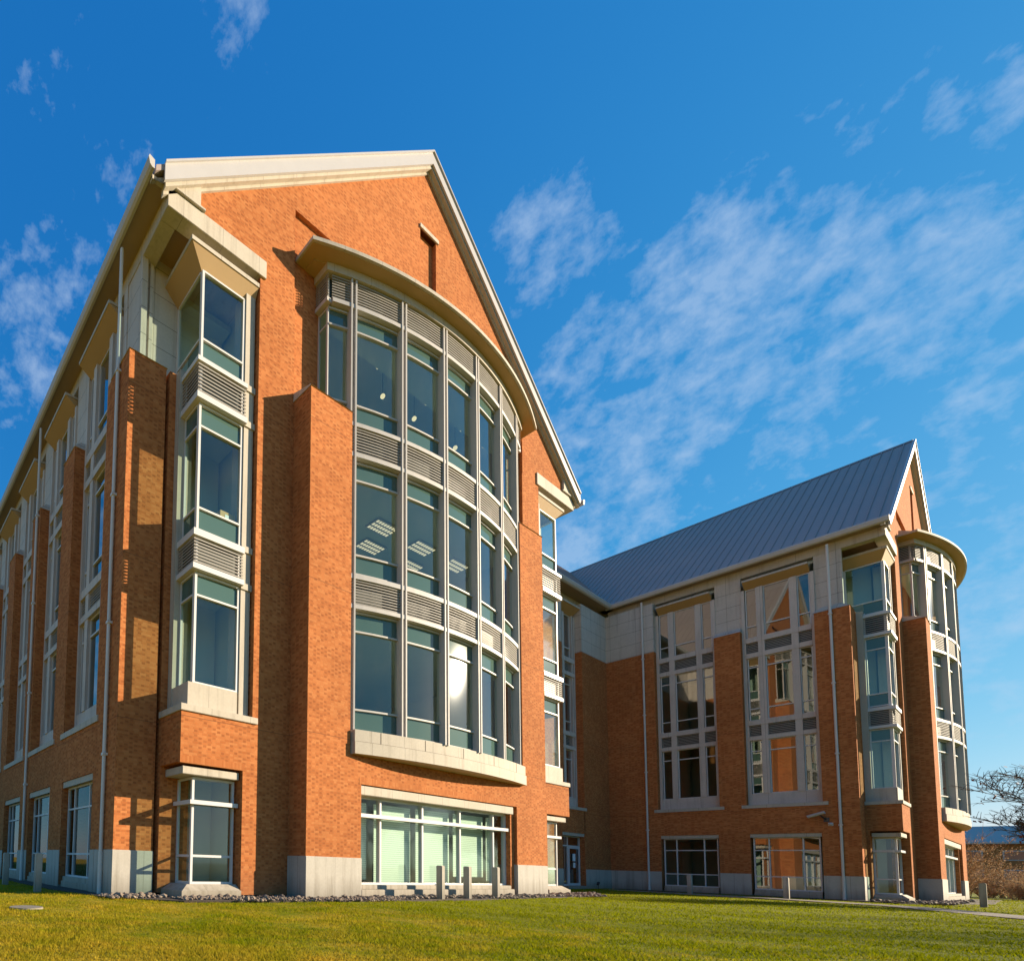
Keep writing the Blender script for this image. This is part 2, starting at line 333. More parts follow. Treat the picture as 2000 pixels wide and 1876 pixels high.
class MB:
    def __init__(s, fmap=None): s.v, s.f, s.map = [], [], fmap
    def add(s, vs, fs):
        k = len(s.v); s.p = getattr(s, 'p', []); s.p.append((k, k + len(vs), len(s.f), len(s.f) + len(fs)))
        s.v += [s.map(*p) if s.map else tuple(p) for p in vs]
        s.f += [tuple(i + k for i in q) for q in fs]
    def box(s, x0, x1, y0, y1, z0, z1):
        s.add([(x0, y0, z0), (x1, y0, z0), (x1, y1, z0), (x0, y1, z0), (x0, y0, z1), (x1, y0, z1), (x1, y1, z1), (x0, y1, z1)],
              [(0, 3, 2, 1), (4, 5, 6, 7), (0, 1, 5, 4), (1, 2, 6, 5), (2, 3, 7, 6), (3, 0, 4, 7)])
    def quad(s, *p): s.add(p, [tuple(range(len(p)))])
    def prism(s, pts, c0, c1, axis='y'):
        n = len(pts)
        def P(a, b, c): return {'y': (a, c, b), 'x': (c, a, b), 'z': (a, b, c)}[axis]
        vs = [P(a, b, c0) for a, b in pts] + [P(a, b, c1) for a, b in pts]
        fs = [tuple(range(n)), tuple(range(2 * n - 1, n - 1, -1))] + [(i, (i + 1) % n, n + (i + 1) % n, n + i) for i in range(n)]
        s.add(vs, fs)
    def loft(s, a, b):
        """closed solid between two polygons of the same length"""
        n = len(a); s.add(list(a) + list(b), [tuple(range(n)), tuple(range(2 * n - 1, n - 1, -1))] + [(i, (i + 1) % n, n + (i + 1) % n, n + i) for i in range(n)])
    def arc(s, cx, cy, r0, r1, xa, xb, z0, z1, n=24):
        """band of an arc bulging towards -Y, between two x positions"""
        vs, fs = [], []
        for i in range(n + 1):
            a0 = math.asin((xa - cx) / r1); a1 = math.asin((xb - cx) / r1); a = a0 + (a1 - a0) * i / n
            for r in (r0, r1):
                for z in (z0, z1): vs.append((cx + r * math.sin(a), cy - r * math.cos(a), z))
        for i in range(n):
            k, j = 4 * i, 4 * i + 4
            fs += [(k, k + 1, j + 1, j), (k + 2, j + 2, j + 3, k + 3), (k, j, j + 2, k + 2), (k + 1, k + 3, j + 3, j + 1)]
        fs += [(0, 2, 3, 1), (4 * n, 4 * n + 1, 4 * n + 3, 4 * n + 2)]
        s.add(vs, fs)
    def tube(s, p0, p1, r0, r1=None, n=8):
        r1 = r0 if r1 is None else r1
        p0, p1 = Vector(p0), Vector(p1); d = (p1 - p0).normalized()
        a = d.orthogonal().normalized(); b = d.cross(a)
        ring = lambda c, r: [tuple(c + r * (math.cos(2 * math.pi * i / n) * a + math.sin(2 * math.pi * i / n) * b)) for i in range(n)]
        s.loft(ring(p0, r0), ring(p1, r1))
    def sphere(s, c, r, n=12):
        bm = bmesh.new(); bmesh.ops.create_uvsphere(bm, u_segments=n, v_segments=n // 2 + 2, radius=r)
        bm.verts.ensure_lookup_table()
        s.add([(v.co.x + c[0], v.co.y + c[1], v.co.z + c[2]) for v in bm.verts], [tuple(v.index for v in f.verts) for f in bm.faces]); bm.free()
    def pieces(s, tol=0.12):
        """the solids that stand apart from each other, each as a builder of its own"""
        P = getattr(s, 'p', [])
        if len(P) < 2: return [s]
        V = np.array(s.v); bb = [(V[a:b].min(0) - tol / 2, V[a:b].max(0) + tol / 2) for a, b, _, _ in P]
        par = list(range(len(P)))
        def find(i):
            while par[i] != i: par[i] = par[par[i]]; i = par[i]
            return i
        lo = np.array([b[0] for b in bb]); hi = np.array([b[1] for b in bb])
        for i in range(len(P)):
            hit = np.nonzero(((lo[i] <= hi[i + 1:]) & (hi[i] >= lo[i + 1:])).all(1))[0]
            for j in hit: par[find(i)] = find(i + 1 + j)
        G = {}
        for i in range(len(P)): G.setdefault(find(i), []).append(i)
        if len(G) == 1: return [s]
        out = []
        for ids in G.values():
            t = MB()
            for i in ids:
                a, b, c, d = P[i]; k = len(t.v) - a
                t.p = getattr(t, 'p', []); t.p.append((len(t.v), len(t.v) + b - a, len(t.f), len(t.f) + d - c))
                t.v += s.v[a:b]; t.f += [tuple(q + k for q in f_) for f_ in s.f[c:d]]
            out.append(t)
        return out
    def merge(s, h):
        k, kf = len(s.v), len(s.f); s.p = getattr(s, 'p', [])
        s.p += [(a + k, b + k, c + kf, d + kf) for a, b, c, d in getattr(h, 'p', [])]
        s.v += h.v; s.f += [tuple(i + k for i in q) for q in h.f]
    def build(s, name, mat, parent=None, smooth=False, fix=True, loc=None, bevel=0.0, keep=False):
        if parent is not None and not keep and len(s.pieces()) > 1:
            os_ = [m_.build(name, mat, parent, smooth, fix, loc, bevel, True) for m_ in s.pieces()]
            return os_[0]
        me = bpy.data.meshes.new(name); me.from_pydata(s.v, [], s.f)
        if fix or bevel:
            bm = bmesh.new(); bm.from_mesh(me); bmesh.ops.recalc_face_normals(bm, faces=bm.faces)
            if bevel: bmesh.ops.bevel(bm, geom=list(bm.edges), offset=bevel, segments=2, affect='EDGES')
            bm.to_mesh(me); bm.free()
        me.materials.append(mat)
        if smooth: me.polygons.foreach_set("use_smooth", [True] * len(me.polygons))
        o = link(bpy.data.objects.new(name, me))
        if parent is not None: o.parent = parent
        if parent is not None and parent.type == 'EMPTY': o.location = -parent.location
        if loc is not None: o.location = loc
        return o
    def mirrored(s, xc):
        t = MB(); t.v = [(2 * xc - x, y, z) for x, y, z in s.v]; t.f = [tuple(reversed(f)) for f in s.f]; t.p = list(getattr(s, 'p', [])); return t

def copy_tree(o, parent=None, off=None):
    c = link(o.copy()); 
    if parent is not None: c.parent = parent
    if off is not None: c.location = o.location + off
    for ch in list(o.children):
        copy_tree(ch, c)
    return c

# ------------------------------------------------------------------ ground
g = MB(); n = 60
xs = np.concatenate([np.linspace(-400, -12, 12), np.linspace(-10, 70, 60), np.linspace(75, 600, 14)])
ys = np.concatenate([np.linspace(-400, -12, 12), np.linspace(-10, 40, 44), np.linspace(45, 600, 14)])
vs, fs = [], []
def ground_z(x, y):
    return -0.10 + 0.02 * math.sin(x * 0.55 + 1.0) * math.cos(y * 0.7) + 0.015 * math.sin(x * 0.21 + y * 0.33)
for j, y in enumerate(ys):
    for i, x in enumerate(xs): vs.append((x, y, ground_z(x, y)))
nx = len(xs)
for j in range(len(ys) - 1):
    for i in range(nx - 1): fs.append((j * nx + i, j * nx + i + 1, (j + 1) * nx + i + 1, (j + 1) * nx + i))
g.add(vs, fs)
tag(g.build('lawn', M['lawn'], smooth=True), kind='structure')

def strip(pts, z0, z1, name, mat, label=None, kind='structure'):
    mb = MB(); mb.prism(pts, z0, z1, 'z'); o = mb.build(name, mat); tag(o, kind=kind); return o
strip([(25, -5.2), (30.9, 0.35), (39.0, 4.1), (41.9, 8.6), (42.6, 15.2), (44.6, 15.2), (43.6, 8.2), (40.4, 3.2), (32, -1.0), (26, -6.6)], -0.3, -0.065, 'footpath', M['concrete'])
strip([(6.0, 13.0), (6.6, 12.1), (7.5, 11.3), (12.0, 10.5), (18.0, 10.2), (25, 10.3), (30.0, 11.0), (33.2, 12.4), (33.2, 16.3), (7.6, 16.3), (6.6, 40), (5.9, 40), (5.7, 16)], -0.3, -0.062, 'planting_bed', M['mulch'])
strip([(46.2, 15.8), (46.5, 4.5), (49.0, 3.2), (56, 2.2), (70, 2.5), (70, 4.0), (48.5, 4.9), (47.9, 16.0)], -0.3, -0.06, 'planting_bed', M['mulch'])

# gravel: uncountable stones along the foot of the wall
def gravel():
    bm = bmesh.new(); bmesh.ops.create_icosphere(bm, subdivisions=1, radius=1.0)
    base = [v.co.copy() for v in bm.verts]; bf = [tuple(v.index for v in f.verts) for f in bm.faces]; bm.free()
    mb = MB(); rng = random.Random(3)
    def drop(x, y, r):
        sx, sy, sz = r * rng.uniform(.7, 1.3), r * rng.uniform(.7, 1.3), r * rng.uniform(.5, .9); a = rng.uniform(0, 6.28); ca, sa = math.cos(a), math.sin(a)
        vs = []
        for b in base:
            k = rng.uniform(.8, 1.15); X, Y, Z = b.x * sx * k, b.y * sy * k, b.z * sz * k
            vs.append((x + X * ca - Y * sa, y + X * sa + Y * ca, -0.06 + sz * .6 + Z))
        mb.add(vs, bf)
    k = 0
    while k < 3600:
        x = rng.uniform(5.9, 33.0)
        lo = 10.45 + 0.25 * math.sin(x * .8) + (0.9 if x < 9 else 0) + max(0, (x - 29) * .35)
        if x < 7.6: lo = 12.2
        hi = 11.45 if 12 < x < 26.8 else (12.2 if x > 7.6 else 13.4)
        if 14.5 < x < 24: hi = 11.45
        if lo >= hi: continue
        y = lo + (hi - lo) * rng.random() ** .8
        drop(x, y, rng.uniform(.02, .06) if rng.random() < .9 else rng.uniform(.06, .10)); k += 1
    k = 0
    while k < 260:
        x = rng.uniform(46.5, 58); y = rng.uniform(2.9, 5.4)
        if y > 4.3 - max(0, (x - 49) * .05) and x > 48.6: continue
        drop(x, y, rng.uniform(.05, .12)); k += 1
    o = mb.build('gravel', M['gravel'], fix=False); tag(o, kind='stuff', label='grey and brown gravel along the foot of the brick wall', cat='gravel')
gravel()

# grass blades: denser near the camera, thinning with distance
def grass():
    rng = np.random.default_rng(5)
    N = 420000
    u = rng.random(N); r = 3.2 * (78.0 / 3.2) ** (u ** 0.85)
    az = np.radians(rng.uniform(8, 93, N))
    x, y = r * np.sin(az), r * np.cos(az)
    def inside(poly, x, y):
        c = np.zeros(len(x), bool); n = len(poly)
        for i in range(n):
            x0, y0 = poly[i]; x1, y1 = poly[(i + 1) % n]
            h = ((y0 > y) != (y1 > y)) & (x < (x1 - x0) * (y - y0) / (y1 - y0 + 1e-12) + x0); c ^= h
        return c
    bad = inside([(6.0, 13.0), (6.6, 12.1), (7.5, 11.3), (12.0, 10.5), (18.0, 10.2), (25, 10.3), (30.0, 11.0), (33.2, 12.4), (33.2, 30), (5.8, 30), (5.7, 16)], x, y)
    bad |= inside([(25, -5.2), (30.9, 0.35), (39.0, 4.1), (41.9, 8.6), (42.6, 15.2), (44.6, 15.2), (43.6, 8.2), (40.4, 3.2), (32, -1.0), (26, -6.6)], x, y)
    bad |= (y > 16.2) & (x > 5.8)
    bad |= ((x - 3.18) / 0.36) ** 2 + ((y - 10.6) / 0.36) ** 2 < 1
    x, y, r = x[~bad], y[~bad], r[~bad]; N = len(x)
    z = -0.10 + 0.02 * np.sin(x * 0.55 + 1.0) * np.cos(y * 0.7) + 0.015 * np.sin(x * 0.21 + y * 0.33)
    h = rng.uniform(.018, .050, N) * (1 + 0.5 * np.sin(x * 2.1) * np.sin(y * 1.7)); w = rng.uniform(.0030, .0060, N) * (1 + r / 9)
    a = rng.uniform(0, 6.283, N); lean = rng.uniform(.2, 1.3, N) * h; b = rng.uniform(0, 6.283, N)
    V = np.zeros((N, 3, 3), np.float32)
    V[:, 0] = np.stack([x - w * np.cos(a), y - w * np.sin(a), z - .012], 1)
    V[:, 1] = np.stack([x + w * np.cos(a), y + w * np.sin(a), z - .012], 1)
    V[:, 2] = np.stack([x + lean * np.cos(b), y + lean * np.sin(b), z + h], 1)
    me = bpy.data.meshes.new('grass')
    me.vertices.add(3 * N); me.vertices.foreach_set("co", V.reshape(-1))
    me.loops.add(3 * N); me.loops.foreach_set("vertex_index", np.arange(3 * N, dtype=np.int32))
    me.polygons.add(N); me.polygons.foreach_set("loop_start", np.arange(0, 3 * N, 3, dtype=np.int32))
    me.update(); me.validate()
    me.materials.append(M['blade_grass'])
    o = link(bpy.data.objects.new('grass', me)); tag(o, kind='stuff', label='short mown grass, straw yellow on the left and green on the right', cat='grass')
grass()

# ------------------------------------------------------------------ the building
ROOT = link(bpy.data.objects.new('office_building', None)); ROOT.location = ROOT_LOC
tag(ROOT, 'red brick office building with two gabled wings, curved glass bays and grey metal roofs', 'building')
XC = 19.4                      # middle of the gabled wing
XW = 6.45                      # outer face of the side piers
YG = 12.27                     # gable wall
YP = 11.5                      # front of the gable piers
DXY = Vector((41.1, -7.88, 0))  # the other wing stands here
YCON = 16.4                    # connecting range
def mx(mb): return mb.mirrored(XC)
SL = 0.777
def zf(x): return 20.21 + SL * (min(x, 2 * XC - x) - 6.68)

# ---- brick walls of one wing (gable end)
w = MB()
for mir in (False, True):
    h = MB()
    h.box(10.13, 12.0, YG, 12.9, 0, 3.75)
    h.box(7.88, 12.0, YG, 13.45, 3.75, 5.2)
    h.box(10.47, 12.0, YG, 13.0, 5.2, 19.9)
    h.box(12.0, 14.5, YP, 12.5, 0, 4.62)
    h.box(12.0, 13.95, YP, 12.5, 4.62, 16.3)
    h.box(7.88, 8.9, 13.34, 13.95, 0, 3.75)
    h.box(7.88, 8.3, 13.45, 14.2, 3.75, 16.3)
    h.box(XW, 7.75, 13.45, 14.7, 0, 16.3)
    if mir: h = mx(h)
    w.merge(h)
w.box(14.5, 24.3, YP, 12.5, 3.66, 4.62)
w.box(12.0, 13.3, 12.39, 12.8, 16.2, 23.23); w.box(25.5, 26.8, 12.39, 12.8, 16.2, 23.23); w.box(13.3, 25.5, 12.39, 12.8, 21.3, 23.23)
# gable field round the recessed panel
z0 = 19.9
w.prism([(8.03, 20.5), (8.03, zf(8.03) - .12), (11.96, zf(11.96) - .12), (11.96, z0), (10.47, z0), (10.47, 20.5)], YG, 12.8)
w.prism([(30.77, 20.5), (28.33, 20.5), (28.33, z0), (26.84, z0), (26.84, zf(26.84) - .12), (30.77, zf(30.77) - .12)], YG, 12.8)
def slotted(xa, xb):   # strips of gable between the recess top and the rake, leaving a slot in the middle
    w.prism([(xa, 23.23), (xb, 23.23), (xb, zf(xb) - .12), (xa, zf(xa) - .12)], YG, 12.8)
slotted(11.96, 18.9); slotted(19.98, 26.84)
w.prism([(18.9, 27.2), (19.98, 27.2), (19.98, zf(19.98) - .12), (XC, zf(XC) - .12), (18.9, zf(18.9) - .12)], YG, 12.8)
w.box(18.9, 19.98, YG + .16, 12.8, 23.23, 27.2)
w.build('brick_wall', M['brick'], ROOT)

# ---- stone plinths, copings, kneelers, beams
p = MB()
for mir in (False, True):
    h = MB()
    h.box(11.98, 14.52, YP - .025, 12.26, -0.3, 1.22)
    h.box(XW - .025, 7.77, 13.425, 14.72, -0.3, 1.22)
    if mir: h = mx(h)
    p.merge(h)
p.build('stone_plinth', M['plinth'], ROOT, bevel=0.012)
p = MB()
for mir in (False, True):
    h = MB()
    a = [(11.97, YP - .03, 16.3), (13.97, YP - .03, 16.3), (13.97, 12.39, 16.3), (11.97, 12.26, 16.3)]
    b = [(11.99, YP + .02, 16.36), (13.95, YP + .02, 16.36), (13.95, 12.39, 16.62), (11.99, 12.26, 16.62)]
    h.loft(a, b)
    a = [(XW - .03, 13.42, 16.3), (7.78, 13.42, 16.3), (7.78, 14.73, 16.3), (XW - .03, 14.73, 16.3)]
    b = [(XW + .3, 13.75, 16.62), (7.76, 13.75, 16.62), (7.76, 14.5, 16.62), (XW + .3, 14.5, 16.62)]
    h.loft(a, b)
    if mir: h = mx(h)
    p.merge(h)
p.build('pier_coping', M['stone'], ROOT)
p = MB()
for mir in (False, True):
    h = MB()
    h.prism([(6.91, 20.51), (8.03, 20.51), (8.03, zf(8.03) + .12), (6.91, zf(6.91) + .25)], 12.17, 12.75); h.prism([(6.36, 20.34), (6.91, 20.34), (6.91, zf(6.91) + .25), (6.36, zf(6.36) + .25)], 12.16, 12.31)
    if mir: h = mx(h)
    p.merge(h)
p.build('stone_kneeler', M['stone'], ROOT)
p = MB()
for mir in (False, True):
    h = MB()
    h.box(6.92, 10.68, YG - .06, 12.62, 19.85, 20.44)
    h.box(6.89, 8.2, YG - .13, 12.75, 20.44, 20.515)
    h.box(6.92, 7.42, 12.62, 14.6, 19.85, 20.44)
    if mir: h = mx(h)
    p.merge(h)
p.build('eave_beam', M['stone'], ROOT, bevel=0.01)
# upper corner stone walls above the side piers
p = MB()
for mir in (False, True):
    h = MB()
    h.box(6.95, 8.5, 13.85, 14.7, 16.3, 20.3)
    h.box(6.92, 7.12, 13.70, 13.85, 16.62, 19.85); h.box(7.24, 7.36, 13.76, 13.85, 16.62, 19.85)
    if mir: h = mx(h)
    p.merge(h)
p.build('stone_wall', M['stone_joint'], ROOT)
p = MB()
for mir in (False, True):
    h = MB(); h.box(7.42, 10.6, 12.62, 14.6, 20.25, 20.4)
    if mir: h = mx(h)
    p.merge(h)
p.build('eave_soffit', M['soffit'], ROOT)
p = MB(); p.box(18.86, 20.12, YG - .05, 12.5, 27.2, 27.36)
p.build('slot_lintel', M['stone'], ROOT)
p = MB()
for mir in (False, True):
    h = MB(); h.box(7.876, 10.2, YG - .006, YG + .1, 3.72, 3.93)
    if mir: h = mx(h)
    p.merge(h)
p.box(14.4, 24.2, YP - .006, YP + .1, 3.655, 3.88)
p.build('soldier_course', M['soldier'], ROOT)

# ---- gable ground window with blinds
def frame_rect(mb, x0, x1, z0, z1, y0, y1, t=.06):
    mb.box(x0, x0 + t, y0, y1, z0, z1); mb.box(x1 - t, x1, y0, y1, z0, z1)
    mb.box(x0 + t, x1 - t, y0, y1, z0, z0 + t); mb.box(x0 + t, x1 - t, y0, y1, z1 - t, z1)
f = MB()
ms = [14.5, 15.87, 18.25, 20.65, 23.03, 24.0]
f.box(14.5, 24.3, 11.80, 11.92, .34, .42); f.box(14.5, 24.3, 11.80, 11.92, 3.25, 3.33)
for x in (14.54, 15.87, 18.25, 20.65, 23.03, 23.96): f.box(x - .045, x + .045, 11.79, 11.93, .42, 3.25)
f.box(14.55, 24.05, 11.66, 11.95, 2.60, 2.72)
gw = f.build('ground_window', M['frame'], ROOT, keep=True)
q = MB(); q.quad((14.5, 11.87, .36), (24.3, 11.87, .36), (24.3, 11.87, 3.3), (14.5, 11.87, 3.3)); q.build('glass', M['glass'], gw, fix=False)
q = MB(); q.box(14.5, 24.08, YP + .03, 11.9, 3.32, 3.62); q.build('lintel', M['stone'], gw, bevel=.012)
q = MB(); q.box(14.52, 24.0, YP - .03, 11.9, -.2, .2); q.box(14.52, 24.0, YP + .1, 11.9, .2, .345); q.build('sill', M['stone'], gw, bevel=.012)
for a, b, zz in ((14.5, 15.55, .5), (15.95, 18.0, .40), (18.33, 20.45, .40), (20.73, 22.85, .66), (23.1, 23.75, .5)):
    q = MB(); q.box(a, b, 12.12, 12.15, zz, 3.16); q.build('blind', M['blind'], gw)
q = MB(); q.box(24.0, 24.3, 11.62, 11.95, 0, 3.6); q.build('window_jamb', M['brick'], ROOT)

# ---- curved bay
CY, RG = 33.0, 21.9
XA, XB = 13.95, 24.85           # between the piers
XL, XR = 13.25, 25.55           # above the piers
def arcy(x, r=RG): return CY - math.sqrt(r * r - (x - XC) ** 2)
mull = [14.1, 16.22, 18.34, 20.46, 22.58, 24.7]
bay = MB()
for x in mull:
    for dx in (-.085, .085):
        a = math.asin((x + dx - XC) / RG); top = 21.2; bot = 5.36
        for r0, r1, hw in ((RG - .08, RG + .235, .030),):
            for zz in ((bot, top),):
                c, s = math.cos(a), math.sin(a); P = []
                for rr, t_ in ((r0, -hw), (r0, hw), (r1, hw), (r1, -hw)):
                    P.append((XC + rr * s + t_ * c, CY - rr * c + t_ * s))
                bay.loft([(px, py, zz[0]) for px, py in P], [(px, py, zz[1]) for px, py in P])
    a = math.asin((x - XC) / RG)
    bay.arc(XC, CY, RG - .05, RG + .05, x - .10, x + .10, 5.36, 21.2, 1)
def bar(z0_, z1_, out=.06, x0=XA, x1=XB): bay.arc(XC, CY, RG - .05, RG + out, x0, x1, z0_, z1_, 20)
LV = [(5.40, 5.46), (6.13, 6.19), (8.80, 8.86), (11.46, 11.52), (14.10, 14.16)]
for a, b in LV: bar(a, b)
for a, b in ((9.46, 9.52), (10.80, 10.86), (14.74, 14.80)): bar(a, b, .05)
for a, b in ((16.12, 16.18), (16.80, 16.86), (19.50, 19.56), (20.08, 20.14)): bar(a, b, .06, XL, XR)
for a, b in ((9.54, 9.68), (10.56, 10.72), (14.84, 14.98)): bar(a, b, .215)
for a, b in ((15.92, 16.06), (20.18, 20.32)): bar(a, b, .215, XL, XR)
yl = arcy(XL)
for x in (XL, XR):
    s_ = 1 if x == XL else -1
    bay.box(x - .035, x + .035, yl - .035, yl + .035, 16.3, 21.2)
    bay.box(x - .035, x + .035, 12.33, 12.385, 16.3, 21.2)
    for a, b in ((19.50, 19.56), (20.08, 20.14), (16.80, 16.86)): bay.box(x - .03, x + .03, yl + .035, 12.33, a, b)
    bay.box(min(x - s_ * .2, x), max(x - s_ * .2, x), yl - .15, 12.38, 20.18, 20.32)
bay_o = bay.build('bay_window', M['white_metal'], ROOT, keep=True)
q = MB(); q_s = MB()
def glass_arc(mb, x0, x1, za, zb, n):
    vs, fs = [], []
    for i in range(n + 1):
        x = x0 + (x1 - x0) * i / n
        vs += [(x, arcy(x), za), (x, arcy(x), zb)]
    for i in range(n): fs.append((2 * i, 2 * i + 2, 2 * i + 3, 2 * i + 1))
    mb.add(vs, fs)
for za, zb in ((6.16, 8.83), (11.49, 14.13)): glass_arc(q, XA, XB, za, zb, 40)
glass_arc(q, XL, XR, 16.83, 19.53, 44)
q.build('glass', M['glass'], bay_o, smooth=True, fix=False)
for za, zb in ((5.43, 6.16), (8.83, 9.49), (10.83, 11.49), (14.13, 14.77)): glass_arc(q_s, XA, XB, za, zb, 40)
for za, zb in ((16.1, 16.83), (19.53, 20.11)): glass_arc(q_s, XL, XR, za, zb, 44)
q_s.build('spandrel_glass', M['spandrel'], bay_o, smooth=True, fix=False)
q = MB()
for x in (XL, XR): q.quad((x, yl, 16.3), (x, 12.39, 16.3), (x, 12.39, 20.1), (x, yl, 20.1))
q.build('side_glass', M['glass'], bay_o, fix=False)
for z0_, z1_, x0, x1 in ((9.68, 10.56, XA, XB), (14.98, 15.92, XA, XB), (20.32, 21.2, XL, XR)):
    q = MB(); nb = 9
    for i in range(nb):
        z = z0_ + (i + .5) * (z1_ - z0_) / nb
        q.arc(XC, CY, RG + .155, RG + .175, x0, x1, z - .020, z + .020, 20)
        if x0 == XL:
            q.box(x0 - .17, x0 - .15, yl - .15, 12.37, z - .02, z + .02); q.box(x1 + .15, x1 + .17, yl - .15, 12.37, z - .02, z + .02)
    q.build('louvre', M['blade'], bay_o)
    q = MB(); q.arc(XC, CY, RG - .06, RG - .01, x0, x1, z0_ - .1, z1_ + .1, 20)
    if x0 == XL: q.box(x0, x0 + .05, yl, 12.38, z0_ - .1, z1_ + .1); q.box(x1 - .05, x1, yl, 12.38, z0_ - .1, z1_ + .1)
    q.build('louvre_backing', M['backing'], bay_o)
q = MB()
def arc_slab(mb, r, x0, x1, yb, za, zb, n=28, cy=CY):
    pts = [(x0 + (x1 - x0) * i / n, cy - math.sqrt(r * r - (x0 + (x1 - x0) * i / n - XC) ** 2)) for i in range(n + 1)]
    mb.prism([(x1, yb), (x0, yb)] + pts, za, zb, 'z')
arc_slab(q, 33.0, 14.0, 24.8, YP + .02, 4.60, 5.0, cy=43.90); arc_slab(q, 32.97, 14.02, 24.78, YP + .3, 5.0, 5.4, cy=43.90)
# recess the joint between the two courses
q.build('balcony', M['stone'], bay_o)
q = MB()
for x in (15.1, 17.2, 19.4, 21.6, 23.7): q.arc(XC, 43.9, 32.95, 32.974, x - .012, x + .012, 5.01, 5.39, 1)
q.arc(XC, 43.9, 32.95, 32.985, 14.05, 24.75, 4.992, 5.014, 28)
q.build('balcony_joint', M['joint'], bay_o)
q = MB(); arc_slab(q, RG + .25, 13.0, 25.8, 12.38, 21.22, 21.5)
q.build('stone_band', M['stone'], bay_o)
q = MB(); arc_slab(q, 23.9, 12.1, 26.7, 12.38, 21.52, 21.65, cy=34.35); pts = [(12.3 + 14.2 * i / 28, 34.35 - math.sqrt(23.7 ** 2 - (12.3 + 14.2 * i / 28 - XC) ** 2)) for i in range(29)]
pt2 = [(12.3 + 14.2 * i / 28, 12.2) for i in range(29)]
q.loft([(x, y, 21.66) for x, y in pts] + [(26.5, 12.26, 21.66), (12.3, 12.26, 21.66)], [(x, y + (12.24 - y) * .9, 21.95) for x, y in pts] + [(26.5, 12.26, 21.95), (12.3, 12.26, 21.95)])
cn = q.build('canopy', M['stone'], bay_o, keep=True)
q = MB(); arc_slab(q, 23.82, 12.18, 26.62, 12.38, 21.505, 21.53, cy=34.35); arc_slab(q, 23.4, 12.55, 26.25, 12.38, 21.47, 21.51, cy=34.35)
q.build('canopy_soffit', M['soffit'], cn)  # golden brown: warm bounce light put into the colour of the canopy underside

